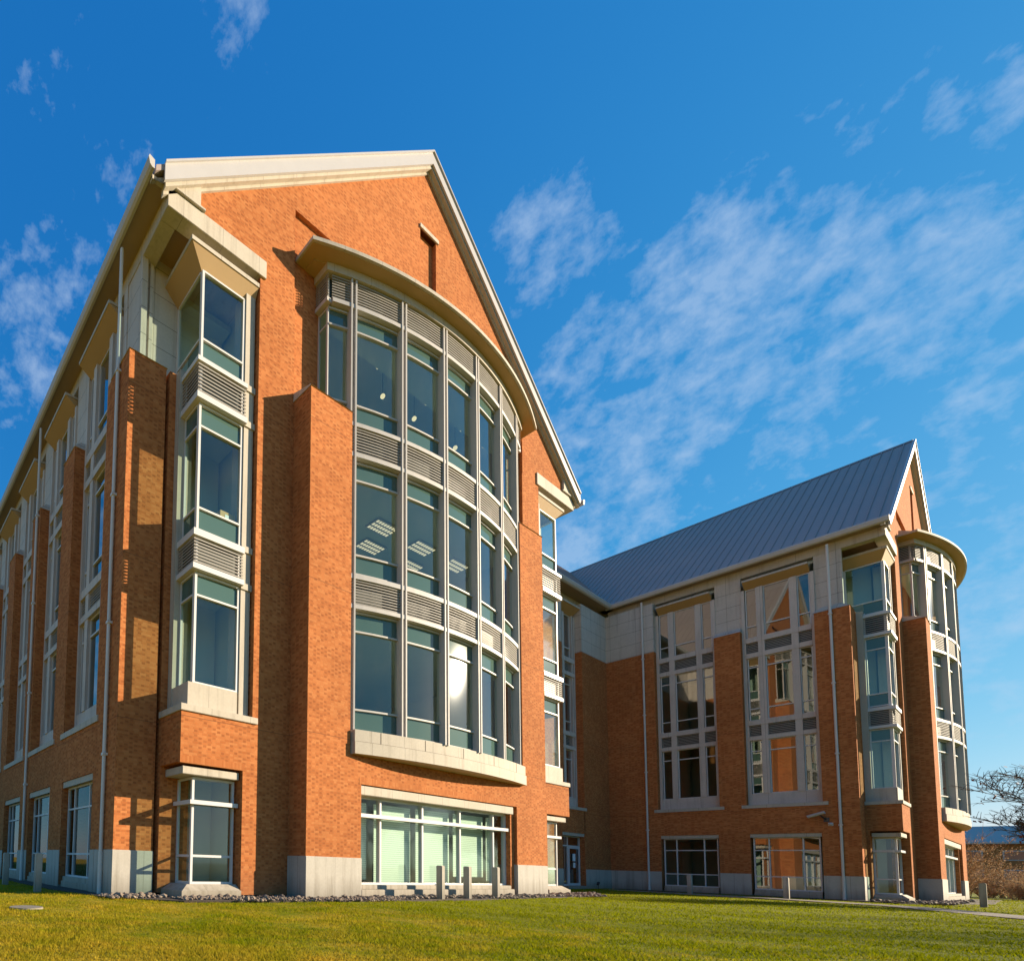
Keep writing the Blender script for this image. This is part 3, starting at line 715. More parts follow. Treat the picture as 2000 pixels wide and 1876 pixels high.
# ---- corner windows
LEV_V = ((6.15, 8.78), (11.45, 14.0), (16.77, 18.97))
LEV_S = ((8.78, 9.42), (10.76, 11.45), (14.0, 14.66), (16.08, 16.77))
LEV_L = ((9.66, 10.44), (14.92, 15.86))
YS, XG, XE = 12.5, 8.37, 10.02
def corner(mir):
    T = (lambda h: mx(h)) if mir else (lambda h: h)
    h = MB(); b = .05
    h.box(XE - b - .03, XE, YS - .05, YS + .04, 6.12, 18.97)
    h.box(XG - .03, XG + .05, YS - .06, YS + .05, 6.12, 18.97)
    h.box(XG - .03, XG + .05, 13.17, 13.25, 6.12, 16.2); h.box(XG - .03, XG + .05, 13.76, 13.85, 16.4, 18.97)
    for z in (6.12, 8.75, 9.40, 10.74, 11.42, 13.97, 14.64, 16.06, 16.74, 18.92):
        yb = 13.17 if z < 16.3 else 13.76
        h.box(XG + .05, XE - b, YS - .06, YS + .03, z, z + .06); h.box(XG - .05, XG + .03, YS + .05, yb, z, z + .06)
    for za, zb in ((9.48, 9.64), (10.48, 10.68), (14.72, 14.9), (15.88, 16.02)):
        h.box(XG - .2, XE + .05, YS - .2, YS, za, zb); h.box(XG - .2, XG, YS, 13.22, za, zb)
    fr = T(h).build('corner_window', M['frame'], ROOT, keep=True)
    h = MB()
    for za, zb in LEV_V:
        yb = 13.2 if zb < 16.3 else 13.84
        h.quad((XG, YS, za), (XE, YS, za), (XE, YS, zb), (XG, YS, zb)); h.quad((XG, YS, za), (XG, yb, za), (XG, yb, zb), (XG, YS, zb))
    T(h).build('glass', M['glass'], fr, fix=False)
    h = MB()
    for za, zb in LEV_S:
        yb = 13.2
        h.box(XG, XE, YS, YS + .03, za, zb); h.box(XG, XG + .03, YS + .03, yb, za, zb)
    T(h).build('spandrel_glass', M['spandrel'], fr)
    h = MB()
    for za, zb in ((9.42, 10.76), (14.66, 16.08)): h.box(XG, XE, YS, YS + .03, za, zb); h.box(XG, XG + .03, YS + .03, 13.2, za, zb)
    T(h).build('louvre_backing', M['backing'], fr)
    for za, zb in LEV_L:
        h = MB()
        for i in range(8):
            z = za + (i + .5) * (zb - za) / 8
            h.box(XG - .16, XE + .02, YS - .16, YS - .14, z - .02, z + .02); h.box(XG - .16, XG - .14, YS - .14, 13.2, z - .02, z + .02)
        T(h).build('louvre', M['blade'], fr)
    h = MB(); h.box(8.15, XE - .05, 12.4, 13.42, 5.4, 6.13)
    T(h).build('stone_panel', M['stone'], fr, bevel=.012)
    h = MB(); h.box(7.83, 10.66, YG - .05, 13.46, 5.2, 5.4)
    T(h).build('sill', M['stone'], fr, bevel=.012)
    h = MB(); h.box(XE + .02, 10.40, 12.42, 13.0, 5.4, 19.3)
    for z in (9.4, 10.6, 14.7, 15.9): h.box(XE + .0, 10.44, 12.38, 12.9, z, z + .2)
    h.box(8.12, 8.5, 13.22, 13.46, 5.4, 16.3)
    T(h).build('pilaster', M['stone'], fr)
    # sloping hood over the top light
    h = MB()
    A, B, Cc = (7.84, YG + .02), (10.42, YG + .02), (7.84, 13.86); a, bb, c = (XG + .02, YS + .03), (10.42, YS + .03), (XG + .02, 13.86)
    h.add([(*A, 19.47), (*B, 19.47), (*bb, 18.96), (*a, 18.96)], [(0, 1, 2, 3)])
    h.add([(*A, 19.47), (*a, 18.96), (*c, 18.96), (*Cc, 19.47)], [(0, 1, 2, 3)])
    hd = T(h).build('hood', M['soffit'], fr, fix=False, keep=True)
    h = MB(); h.box(7.82, 10.44, YG, YG + .06, 19.47, 19.60); h.box(7.82, 7.88, YG + .06, 13.86, 19.47, 19.60); h.box(7.88, 10.44, YG + .06, 13.86, 19.56, 19.60)
    T(h).build('hood_edge', M['stone'], hd)
    # ground floor corner light
    h = MB()
    for x0, x1, y0, y1 in ((8.5, 8.58, 12.55, 12.63), (9.97, 10.05, 12.56, 12.63), (8.5, 8.57, 13.27, 13.34)): h.box(x0, x1, y0, y1, .3, 3.4)
    for z in (.3, 1.08, 3.34):
        h.box(8.58, 9.97, 12.57, 12.63, z, z + .07); h.box(8.51, 8.57, 12.63, 13.27, z, z + .07)
    h.box(8.36, 10.10, 12.42, 12.62, 2.60, 2.72); h.box(8.36, 8.56, 12.62, 13.34, 2.60, 2.72)
    g2 = T(h).build('ground_window', M['frame'], ROOT, keep=True)
    h = MB(); h.quad((8.52, 12.6, .3), (10.0, 12.6, .3), (10.0, 12.6, 3.4), (8.52, 12.6, 3.4)); h.quad((8.53, 12.6, .3), (8.53, 13.3, .3), (8.53, 13.3, 3.4), (8.53, 12.6, 3.4))
    T(h).build('glass', M['glass'], g2, fix=False)
    h = MB(); h.box(8.03, 10.06, YG + .09, 13.3, 3.43, 3.65)
    T(h).build('lintel', M['stone'], g2, bevel=.012)
    h = MB(); h.box(8.02, 10.12, 12.22, 13.4, -.2, .13)
    h.loft([(8.05, 12.25, .13), (10.10, 12.25, .13), (10.10, 13.4, .13), (8.05, 13.4, .13)], [(8.34, 12.46, .30), (10.10, 12.46, .30), (10.10, 13.4, .30), (8.34, 13.4, .30)])
    T(h).build('sill', M['stone'], g2)
    return [fr, g2]
corner(False); corner(True)

# ---- interior of a wing, seen through the glass
q = MB()
for z0_, z1_ in ((9.5, 10.70), (14.8, 16.0)):
    q.box(8.55, 10.4, 12.62, 19, z0_, z1_); q.box(28.4, 30.25, 12.62, 19, z0_, z1_)
    arc_slab(q, RG - .12, 14.0, 24.8, 19, z0_, z1_)
arc_slab(q, RG - .12, 13.35, 25.45, 12.6, 20.2, 21.3)
q.box(8.5, 30.3, 19.0, 19.2, 0, 20.6); q.box(12.4, 26.4, 19.0, 19.2, 20.6, 22.9); q.box(13.2, 25.6, 12.85, 19, 22.7, 22.9)
q.box(8.55, 30.25, 13.9, 19, 4.3, 5.3)
q.box(8.5, 10.4, 13.7, 19, 19.2, 19.4); q.box(28.4, 30.3, 13.7, 19, 19.2, 19.4)
for x in (10.5, 13.0, 25.6, 28.2): q.box(x, x + .12, 13.1, 19, 0, 22.7 if 12 < x < 26 else 21.0)
q.box(8.3, 10.4, 14.2, 14.3, 0, 19.4); q.box(28.4, 30.5, 14.2, 14.3, 0, 19.4)
q.box(8.6, 30.2, 12.7, 19, -.1, .05)
q.build('interior', M['interior'], ROOT)
both = list(ROOT.children)     # all of this is repeated by the second wing

# ---- roof of a wing
def roof_wing(y1, ribs_to):
    y0 = 12.0
    q = MB()
    ex, ez = 6.42, zf(6.68) + .55 + SL * (6.42 - 6.68); az = zf(XC) + .55
    q.prism([(ex, ez - .18), (ex, ez), (XC, az), (2 * XC - ex, ez), (2 * XC - ex, ez - .18), (XC, az - .30)], y0 + .06, y1)
    y = y0 + .4
    L = Vector((XC - ex, 0, az - ez)); nrm = Vector((-SL, 0, 1)).normalized()
    while y < ribs_to:
        for sgn in (0, 1):
            P = [(ex + .02, ez + .015), (XC - .05, az - .03), (XC - .05, az + .03), (ex + .02, ez + .075)]
            if sgn: P = [(2 * XC - a, b) for a, b in P]
            q.prism(P, y - .02, y + .02)
        y += .44
    ro = q.build('roof', M['roof'], ROOT, keep=True)
    q = MB(); q.prism([(XC - .25, az - .14), (XC, az + .07), (XC + .25, az - .14), (XC, az + .03)], y0 + .06, y1)
    q.build('ridge_cap', M['roof'], ro)
    q = MB()   # white fascia along the rake
    for mir in (False, True):
        h = MB(); x = 6.68
        h.prism([(x, zf(x)), (x, zf(x) + .56), (XC, zf(XC) + .56), (XC, zf(XC))], y0, y0 + .07)
        h.prism([(x, zf(x) + .5), (x, zf(x) + .57), (XC, zf(XC) + .575), (XC, zf(XC) + .5)], y0 - .05, y0)
        if mir: h = mx(h)
        q.merge(h)
    q.build('fascia', M['fascia'], ro)
    q = MB()
    for mir in (False, True):
        h = MB(); x = 6.75
        h.prism([(x, zf(x) - .12), (x, zf(x) + .3), (XC, zf(XC) + .3), (XC, zf(XC) - .12)], y0 + .08, YG + .05)
        h.prism([(x, zf(x) - .22), (x, zf(x) - .12), (XC, zf(XC) - .12), (XC, zf(XC) - .22)], YG - .06, YG + .05)
        if mir: h = mx(h)
        q.merge(h)
    q.build('rake_trim', M['stone'], ro)
    return ro
def gutter(x_in, y0, y1, parent, east=False):
    q = MB()
    P = [(6.34, 20.30), (6.34, 20.56), (6.17, 20.62), (6.14, 20.55), (6.19, 20.36), (6.26, 20.30)]
    if east: P = [(2 * XC - a, b) for a, b in P]
    q.prism(P, y0, y1); return q.build('gutter', M['white_metal'], parent)
def eave_soffit(y0, y1, east=False):
    q = MB(); P = [(6.30, 20.36), (6.98, 20.36), (6.98, 20.44), (7.3, 20.45), (7.3, 20.75), (6.30, 20.45)]
    if east: P = [(2 * XC - a, b) for a, b in P]
    q.prism(P, y0, y1); return q

# ---- a tall window bay on any face: u along the face, d outwards, z up
def side_bay(fmap, hw=1.45, full=True, glassmat='glass_w', lites=None):
    lites = lites or [(-1.28, -.80), (-.53, .53), (.80, 1.28)]
    h = MB(fmap)
    for s_ in (-1, 1):
        a, b = sorted((s_ * (hw - .15), s_ * hw)); h.box(a, b, -.4, 0, 5.4, 19.0)
    edges = [x for l in lites for x in l]
    for a, b in zip(edges[1:-1:2], edges[2::2]): h.box(a, b, -.22, .01, 6.12, 19.0)
    h.box(-(hw - .15), hw - .15, -.36, -.03, 5.4, 6.12)
    for za, zb in ((9.42, 9.66), (10.36, 10.66), (14.60, 14.88), (15.56, 15.88)): h.box(-(hw - .15), hw - .15, -.36, .03, za, zb)
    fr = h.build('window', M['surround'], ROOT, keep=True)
    h = MB(fmap); t_ = .045
    for a, b in lites:
        for za, zb, tr in ((6.12, 9.42, (8.72,)), (10.66, 14.60, (11.36, 13.97)), (15.88, 19.0, (16.58,))):
            h.box(a, a + t_, -.19, -.11, za, zb); h.box(b - t_, b, -.19, -.11, za, zb)
            h.box(a + t_, b - t_, -.19, -.11, za, za + t_); h.box(a + t_, b - t_, -.19, -.11, zb - t_, zb)
            for z in tr: h.box(a + t_, b - t_, -.19, -.09, z, z + .065)
    h.build('frame', M['frame'], fr)
    h = MB(fmap)
    for za, zb in ((6.12, 9.42), (10.66, 14.60), (15.88, 19.0)):
        h.quad((-(hw - .15), -.16, za), (hw - .15, -.16, za), (hw - .15, -.16, zb), (-(hw - .15), -.16, zb))
    h.build('glass', M[glassmat], fr, fix=False)
    h = MB(fmap)
    for za, zb in ((9.66, 10.36), (14.88, 15.56)):
        for i in range(7):
            z = za + (i + .5) * (zb - za) / 7
            for a, b in lites: h.box(a, b, -.08, -.06, z - .02, z + .02)
    h.build('louvre', M['blade'], fr)
    h = MB(fmap)
    for za, zb in ((9.6, 10.4), (14.8, 15.6)): h.box(-(hw - .15), hw - .15, -.36, -.3, za, zb)
    h.build('louvre_backing', M['backing'], fr)
    h = MB(fmap); h.box(-(hw + .2), hw + .2, -.4, .45, 5.2, 5.4)
    h.build('sill', M['stone'], fr)
    h = MB(fmap)
    q_ = hw - .15
    h.add([(-q_, .40, 19.37), (q_, .40, 19.37), (q_, -.17, 18.98), (-q_, -.17, 18.98)], [(0, 1, 2, 3)])
    for e in (-q_, q_): h.add([(e, .40, 19.37), (e, -.17, 18.98), (e, -.17, 19.37)], [(0, 1, 2)])
    hd = h.build('hood', M['soffit'], fr, fix=False, keep=True)
    h = MB(fmap); h.box(-q_, q_, .36, .43, 19.37, 19.49); h.box(-q_, q_, -.4, .36, 19.40, 19.49)
    h.build('hood_edge', M['stone'], hd)
    # rooms behind
    h = MB(fmap)
    for z in (9.6, 14.9): h.box(-hw - .3, hw + .3, -5, -.42, z, z + .8)
    h.box(-hw - .3, hw + .3, -5.1, -5, 4.6, 20); h.box(-hw - .4, -hw - .3, -5, -.42, 4.6, 20); h.box(hw + .3, hw + .4, -5, -.42, 4.6, 20)
    h.box(-hw - .3, hw + .3, -5, -.42, 4.6, 5.2); h.box(-hw - .3, hw + .3, -5, -.42, 19.62, 19.8)
    h.build('room', M['interior'], fr)
    return fr
def ground_bay(fmap, hw=1.28, lites=((-1.24, -.68), (-.62, .62), (.68, 1.24)), gm='glass_w'):
    h = MB(fmap); t_ = .06; d0, d1 = .08, .18
    for a in (-hw, hw - t_): h.box(a, a + t_, d0, d1, .3, 3.42)
    for a, b in zip([l[1] for l in lites[:-1]], [l[0] for l in lites[1:]]): h.box(a, b, d0, d1, .3, 3.42)
    for a, b in lites:
        for z in (.3, 1.06, 2.62, 3.36):
            h.box(a, b, d0 + .01, d1 - .01, z, z + .06)
    fr = h.build('ground_window', M['frame'], ROOT, keep=True)
    h = MB(fmap); h.quad((-hw, .12, .3), (hw, .12, .3), (hw, .12, 3.42), (-hw, .12, 3.42)); h.build('glass', M[gm], fr, fix=False)
    h = MB(fmap); h.box(-hw - .1, hw + .1, 0, .36, 3.42, 3.63); h.build('lintel', M['stone'], fr)
    h = MB(fmap); h.box(-hw, hw, -.1, .34, -.3, .14); h.box(-hw, hw, -.1, .28, .14, .3); h.build('sill', M['stone'], fr)
    h = MB(fmap); h.box(-hw - .5, hw + .5, -5.1, -5, 0, 3.6); h.box(-hw - .5, hw + .5, -5, 0, 3.45, 3.6); h.box(-hw - .5, hw + .5, -5, 0, -.05, .05)
    h.box(-hw - .6, -hw - .5, -5, 0, 0, 3.6); h.box(hw + .5, hw + .6, -5, 0, 0, 3.6)
    h.build('room', M['interior'], fr)
    return fr

BAY0, STEP = 13.45 + 2.7, 4.05
def side_wall(off, nb, y_end, flush_end=None, parent=ROOT, b0=BAY0):
    """long side of a wing towards -X: brick piers, bays, stone band above"""
    ox, oy, _ = off
    x0, xf = XW + ox, XW + .4 + ox
    b, p_, st = MB(), MB(), MB()
    if b0 > BAY0:      # the corner pier of this wing is a little wider
        b.box(x0, xf + .3, 14.7 + oy, b0 - 1.45 + oy, 0, 16.3); st.box(xf + .07, xf + .6, 14.7 + oy, b0 - 1.45 + oy, 16.3, 19.85)
        p_.box(x0 - .025, xf, 14.73 + oy, b0 - 1.37 + oy, -.3, 1.22)
    for k in range(nb):
        yc = b0 + STEP * k + oy
        nxt = (b0 + STEP * (k + 1) - 1.45 + oy) if k < nb - 1 else y_end
        b.box(x0, xf + .1, yc - 1.45, yc - 1.36, 0, 5.2); b.box(x0, xf + .1, yc + 1.36, yc + 1.45, 0, 5.2)
        b.box(x0, xf + .1, yc - 1.36, yc + 1.36, 3.64, 5.2)
        if k < nb - 1 or flush_end is None:
            b.box(x0, xf + .6, yc + 1.45, nxt, 0, 16.3)
            a = [(x0 - .03, yc + 1.42, 16.3), (xf + .3, yc + 1.42, 16.3), (xf + .3, nxt + .03, 16.3), (x0 - .03, nxt + .03, 16.3)]
            c = [(x0 + .25, yc + 1.5, 16.6), (xf + .3, yc + 1.5, 16.6), (xf + .3, nxt - .05, 16.6), (x0 + .25, nxt - .05, 16.6)]
            st.loft(a, c)
            st.box(xf + .07, xf + .6, yc + 1.45, nxt, 16.3, 19.85)
        else:
            b.box(x0, xf + .6, yc + 1.45, nxt, 0, 16.4)
            st.box(x0, xf + .6, yc + 1.45, nxt, 16.4, 19.85)
        p_.box(x0 - .025, xf, yc + 1.37, nxt + (.09 if k < nb - 1 else 0), -.3, 1.22)
    if b0 == BAY0: p_.box(x0 - .025, xf, 14.72 + oy, 14.79 + oy, -.3, 1.22)
    b.build('brick_wall', M['brick'], parent); p_.build('stone_plinth', M['plinth'], parent); st.build('stone_wall', M['stone_joint'], parent)
    bm = MB(); bm.box(6.92 + ox, 7.42 + ox, 14.6 + oy, y_end, 19.85, 20.44); bm.build('eave_beam', M['stone'], parent)
    for k in range(nb):
        yc = b0 + STEP * k + oy
        fm = lambda u, d, z, yc=yc: (xf - d, yc - u, z)
        side_bay(fm); ground_bay(fm, gm='glass_g' if ox == 0 else 'glass_w')
def downspout(x, y, z1=20.1):
    q = MB(); q.tube((x, y, .25), (x, y, z1), .055, n=10)
    for z in (4.0, 8.0, 12.0, 16.0): q.box(x - .07, x + .1, y - .07, y + .07, z, z + .08)
    q.build('downspout', M['pipe'], ROOT)
    q2 = MB(); q2.tube((x, y, -.1), (x, y, 1.15), .07, n=10); q2.build('downspout_boot', M['pipe'], ROOT)

# left wing: long side, roof
Y_END = 62.0
side_wall(Vector((0, 0, 0)), 7, 14.7 + STEP * 7 + 2, None, b0=BAY0 + .28)
ro1 = roof_wing(Y_END, Y_END - 1)
gutter(0, 12.0, Y_END, ro1); gutter(0, 12.0, YCON, ro1, True)
q = eave_soffit(12.3, Y_END); q2 = eave_soffit(12.3, YCON, True); q.merge(q2)
q.build('eave_board', M['eave'], ro1)
for k in range(4): downspout(XW - .09, 13.45 + .62 + 2 * STEP * k)
# its courtyard side
q = MB(); xe = 2 * XC - XW
q.box(xe - .5, xe, 14.7, 16.1, 0, 16.3); q.box(xe - .9, xe - .5, 14.7, YCON, 0, 16.3); q.box(XW + .5, 2 * XC - XW - .5, 45.0, 45.4, 0, 20); q.build('brick_wall', M['brick'], ROOT)
q = MB(); q.box(xe - 1.0, xe - .45, 14.7, YCON, 16.3, 19.85); q.box(xe - .97, xe - .47, 14.6, YCON, 19.85, 20.44); q.build('stone_wall', M['stone_joint'], ROOT)
q = MB(); q.box(xe - .9, xe + .025, 14.72, 16.12, -.3, 1.22); q.build('stone_plinth', M['plinth'], ROOT)

# second wing repeats the gable end
for o in both: copy_tree(o, ROOT, DXY)
ro2 = copy_tree(ro1, ROOT, DXY)
for ch in list(ro2.children):
    if ch.name.startswith('gutter') or ch.name.startswith('eave_board'): bpy.data.objects.remove(ch, do_unlink=True)
q = MB(); P = [(6.34, 20.30), (6.34, 20.56), (6.17, 20.62), (6.14, 20.55), (6.19, 20.36), (6.26, 20.30)]
q.prism([(a + DXY.x, b) for a, b in P], 12.0 + DXY.y, YCON - .1); q.build('gutter', M['white_metal'], ro2, loc=ROOT_LOC * 0 - DXY)
q = MB(); P = [(6.30, 20.36), (6.98, 20.36), (6.98, 20.44), (7.3, 20.45), (7.3, 20.75), (6.30, 20.45)]
q.prism([(a + DXY.x, b) for a, b in P], 12.3 + DXY.y, YCON + .3); q.build('eave_board', M['eave'], ro2, loc=-DXY)
side_wall(DXY, 2, YCON, True)
for y in (13.45 + .66, 13.45 + .66 + 8.1): downspout(XW + DXY.x - .09, y + DXY.y)
q = MB(); q.box(2 * XC - XW - .5 + DXY.x, 2 * XC - XW + DXY.x, 14.7 + DXY.y, 50, 0, 20); q.build('brick_wall', M['brick'], ROOT)

# ---- connecting range behind the court
xa, xb = 2 * XC - XW - .5, XW + DXY.x
CXB = 42.15
q = MB()
q.box(xa, CXB - 1.8, YCON, YCON + .9, 0, 5.2); q.box(CXB + 1.37, xb, YCON, YCON + .9, 0, 5.2)
q.box(CXB - 1.8, CXB + 1.45, YCON, YCON + .5, 3.64, 5.2)
q.box(xa, CXB - 1.45, YCON, YCON + .9, 5.2, 16.4); q.box(CXB + 1.45, xb, YCON, YCON + .9, 5.2, 16.4)
q.build('brick_wall', M['brick'], ROOT)
q = MB(); q.box(xa, CXB - 1.45, YCON, YCON + .9, 16.4, 19.85); q.box(CXB + 1.45, xb, YCON, YCON + .9, 16.4, 19.85); q.build('stone_wall', M['stone_joint'], ROOT)
q = MB(); q.box(xa, xb + .5, YCON + .45, YCON + .97, 19.85, 20.44); q.build('eave_beam', M['stone'], ROOT)
q = MB(); q.box(xa, CXB - 1.8, YCON - .025, YCON + .4, -.3, 1.22); q.box(CXB + 1.45, xb - .03, YCON - .025, YCON + .4, -.3, 1.22); q.build('stone_plinth', M['plinth'], ROOT)
fm = lambda u, d, z: (CXB + u, YCON + .4 - d, z)
side_bay(fm, lites=[(-1.28, -.42), (-.12, .98), (1.1, 1.28)])
# door with its side light and transom
h = MB(); t_ = .08; yy = YCON + .3
for x in (CXB - 1.8, CXB - .42, CXB + 1.29): h.box(x, x + t_, yy, yy + .1, .1, 3.42)
for z in (.1, 2.72, 3.36): h.box(CXB - 1.8, CXB + 1.37, yy + .01, yy + .09, z, z + .09)
dw = h.build('entrance_screen', M['frame'], ROOT, keep=True)
h = MB(); h.quad((CXB - 1.8, yy + .05, .1), (CXB + 1.37, yy + .05, .1), (CXB + 1.37, yy + .05, 3.4), (CXB - 1.8, yy + .05, 3.4)); h.build('glass', M['glass_w'], dw, fix=False)
h = MB(); h.box(CXB - 1.9, CXB + 1.5, YCON + .03, YCON + .4, 3.42, 3.63); h.build('lintel', M['stone'], dw)
h = MB(); h.box(CXB - 1.8, CXB + 1.45, YCON - .3, YCON + .4, -.3, .1); h.build('door_step', M['concrete'], dw)
h = MB(); frame_rect(h, CXB - .34, CXB + 1.29, .12, 2.72, yy - .03, yy + .03, .14); door = h.build('door', M['frame'], ROOT, keep=True)
h = MB(); h.box(CXB - .22, CXB - .18, yy - .10, yy - .06, .95, 1.35); h.build('handle', M['dark'], door)
h = MB(); h.box(CXB + .28, CXB + .68, yy - .01, yy, 1.75, 2.25); h.box(CXB + .34, CXB + .66, yy - .01, yy, 1.3, 1.65); h.build('notice', M['paper'], door)
h = MB(); h.box(CXB - 2.4, CXB + 2, YCON + 5, YCON + 5.1, 0, 3.6); h.box(CXB - 2.4, CXB + 2, YCON + .9, YCON + 5, 3.45, 3.6); h.build('interior', M['interior'], ROOT)
# roof of the connecting range
yr, zr, ze = 23.6 - .05, zf(XC) + .53, 20.55
q = MB(); x0, x1 = XC + 8, XC + DXY.x - .2
q.prism([(YCON - .3, ze - .15), (YCON - .3, ze), (yr, zr), (2 * yr - YCON + .3, ze), (2 * yr - YCON + .3, ze - .15), (yr, zr - .3)], x0, x1, 'x')
x = 30.0
while x < x1:
    q.prism([(YCON - .28, ze + .02), (YCON - .28, ze + .07), (yr, zr + .05), (yr, zr - .02)], x - .02, x + .02, 'x'); x += .44
ro3 = q.build('roof', M['roof'], ROOT, keep=True)
q = MB(); P = [(YCON - .30, 20.30), (YCON - .30, 20.56), (YCON - .47, 20.62), (YCON - .5, 20.55), (YCON - .45, 20.36), (YCON - .38, 20.30)]
q.prism(P, 2 * XC - 6.2, XW + DXY.x - .05, 'x'); q.build('gutter', M['white_metal'], ro3)
q = MB(); P = [(YCON - .34, 20.36), (YCON + .5, 20.36), (YCON + .5, 20.44), (YCON + .9, 20.45), (YCON + .9, 20.8), (YCON - .34, 20.45)]
q.prism(P, 2 * XC - 6.9, 7.3 + DXY.x, 'x'); q.build('eave_board', M['eave'], ro3)

# ------------------------------------------------------------------ lamps and things inside the windows
def pendant(x, y, z, lab):
    o = link(bpy.data.objects.new('pendant_lamp', None)); o.location = (x, y, z); tag(o, lab, 'lamp', 'globe lamps behind the top of the curved bay')
    q = MB(); q.sphere((0, 0, 0), .10, 14); q.build('globe', M['lamp'], o, smooth=True, loc=(0, 0, 0))
    q = MB(); q.tube((0, 0, .12), (0, 0, 22.7 - z), .012, n=6); q.build('cord', M['dark'], o, loc=(0, 0, 0))
PL = 'glowing round globe lamp hanging behind the top glass of the near curved bay'
for x, y in ((17.55, 13.2), (20.8, 13.2), (23.48, 13.2), (25.3, 13.2), (18.9, 14.0), (21.1, 14.0), (24.3, 14.0)): pendant(x, y, 21.27, PL)
def troffer(x, y, z):
    o = link(bpy.data.objects.new('ceiling_light', None)); o.location = (x, y, z)
    tag(o, 'long fluorescent ceiling light seen through the middle storey of the near curved bay', 'ceiling light', 'fluorescent lights on the middle storey')
    q = MB(); q.box(-.65, .65, -.32, .32, .0, .05); q.build('housing', M['white_metal'], o, loc=(0, 0, 0))
    q = MB()
    for i in range(8):
        for j in (-1, 0, 1): q.box(-.6 + i * .155, -.6 + i * .155 + .1, j * .2 - .06, j * .2 + .06, -.012, -.004)
    q.build('cells', M['tube'], o, loc=(0, 0, 0), keep=True)
for x, y in ((18.1, 13.4), (18.8, 14.5), (20.7, 13.4), (23.2, 13.4), (21.5, 14.5)): troffer(x, y, 14.72)
o = link(bpy.data.objects.new('cardboard_box', None)); o.location = (9.62, 12.72, 11.48)
tag(o, 'open brown cardboard box standing on the sill of the near left corner window', 'box')
q = MB(); q.box(-.28, .3, -.1, .2, 0, .34); q.build('carton', M['cardboard'], o, loc=(0, 0, 0))
q = MB(); q.box(-.1, .06, -.106, -.1, .05, .25); q.build('sticker', M['paper'], o, loc=(0, 0, 0))

# ------------------------------------------------------------------ bollards, cover, camera, lights
def bollard(x, y, lab, h=1.16):
    z = ground_z(x, y)
    q = MB(); q.box(-.10, .10, -.10, .10, -.15, h); bm_o = q
    o = q.build('bollard', M['concrete'], bevel=.02); o.location = (x, y, z); tag(o, lab, 'bollard', 'square concrete bollards round the building'); return o
bollard(17.40, 10.60, 'square concrete bollard before the big ground window, leftmost of its three')
bollard(19.00, 10.60, 'square concrete bollard before the big ground window, middle of its three')
bollard(20.95, 10.65, 'square concrete bollard before the big ground window, rightmost of its three')
bollard(4.91, 15.33, 'square concrete bollard on the left lawn, nearer the brick corner pier')
bollard(4.94, 19.2, 'square concrete bollard on the left lawn, cut by the photo edge')
bollard(43.5, 11.3, 'thin pale bollard before the dark ground window beside the court corner')
bollard(43.0, 7.50, 'thin pale bollard before the ground window under the security camera')
bollard(47.6, 2.16, 'pale bollard at the far right end of the far wing')
q = MB(); pts = [(.34 * math.cos(a), .34 * math.sin(a)) for a in np.linspace(0, 2 * math.pi, 24, endpoint=False)]
q.prism(pts, -.03, .035, 'z'); o = q.build('utility_cover', M['concrete'], bevel=.008); o.location = (3.18, 10.6, ground_z(3.18, 10.6)); tag(o, 'flat round pale cover lying in the lawn at lower left', 'cover')
# security camera
sx, sy, sz = XW + DXY.x, 6.72, 4.35
o = link(bpy.data.objects.new('security_camera', None)); o.location = (sx, sy, sz); tag(o, 'white tube security camera on a black bracket beside the downspout', 'camera')
q = MB(); q.tube((-.30, .62, .18), (-.42, .0, .40), .085, n=10); q.build('housing', M['white_metal'], o, loc=(0, 0, 0))
q = MB(); q.tube((-.0, .0, .0), (-.36, .18, .26), .04, n=8); q.box(-.04, 0.0, -.1, .1, -.12, .12); q.build('bracket', M['dark'], o, loc=(0, 0, 0))
o = link(bpy.data.objects.new('dome_light', None)); o.location = (sx, 6.58, 4.10); tag(o, 'small round white wall light below the security camera', 'light')
q = MB(); q.sphere((-.06, 0, 0), .075, 12); q.build('dome', M['white_metal'], o, smooth=True, loc=(0, 0, 0))
q = MB(); q.box(-.03, 0, -.09, .09, -.09, .09); q.build('plate', M['pipe'], o, loc=(0, 0, 0))
o = link(bpy.data.objects.new('ground_spotlight', None)); o.location = (44.6, 16.1, ground_z(44.6, 16.1)); tag(o, 'small dark spotlight on a stake before the stone plinth in the court', 'spotlight')
q = MB(); q.tube((0, 0, -.1), (0, 0, .3), .02, n=6); q.build('stake', M['dark'], o, loc=(0, 0, 0))
q = MB(); q.tube((-.08, 0, .3), (.1, .02, .42), .07, .09, n=10); q.build('head', M['dark'], o, loc=(0, 0, 0))

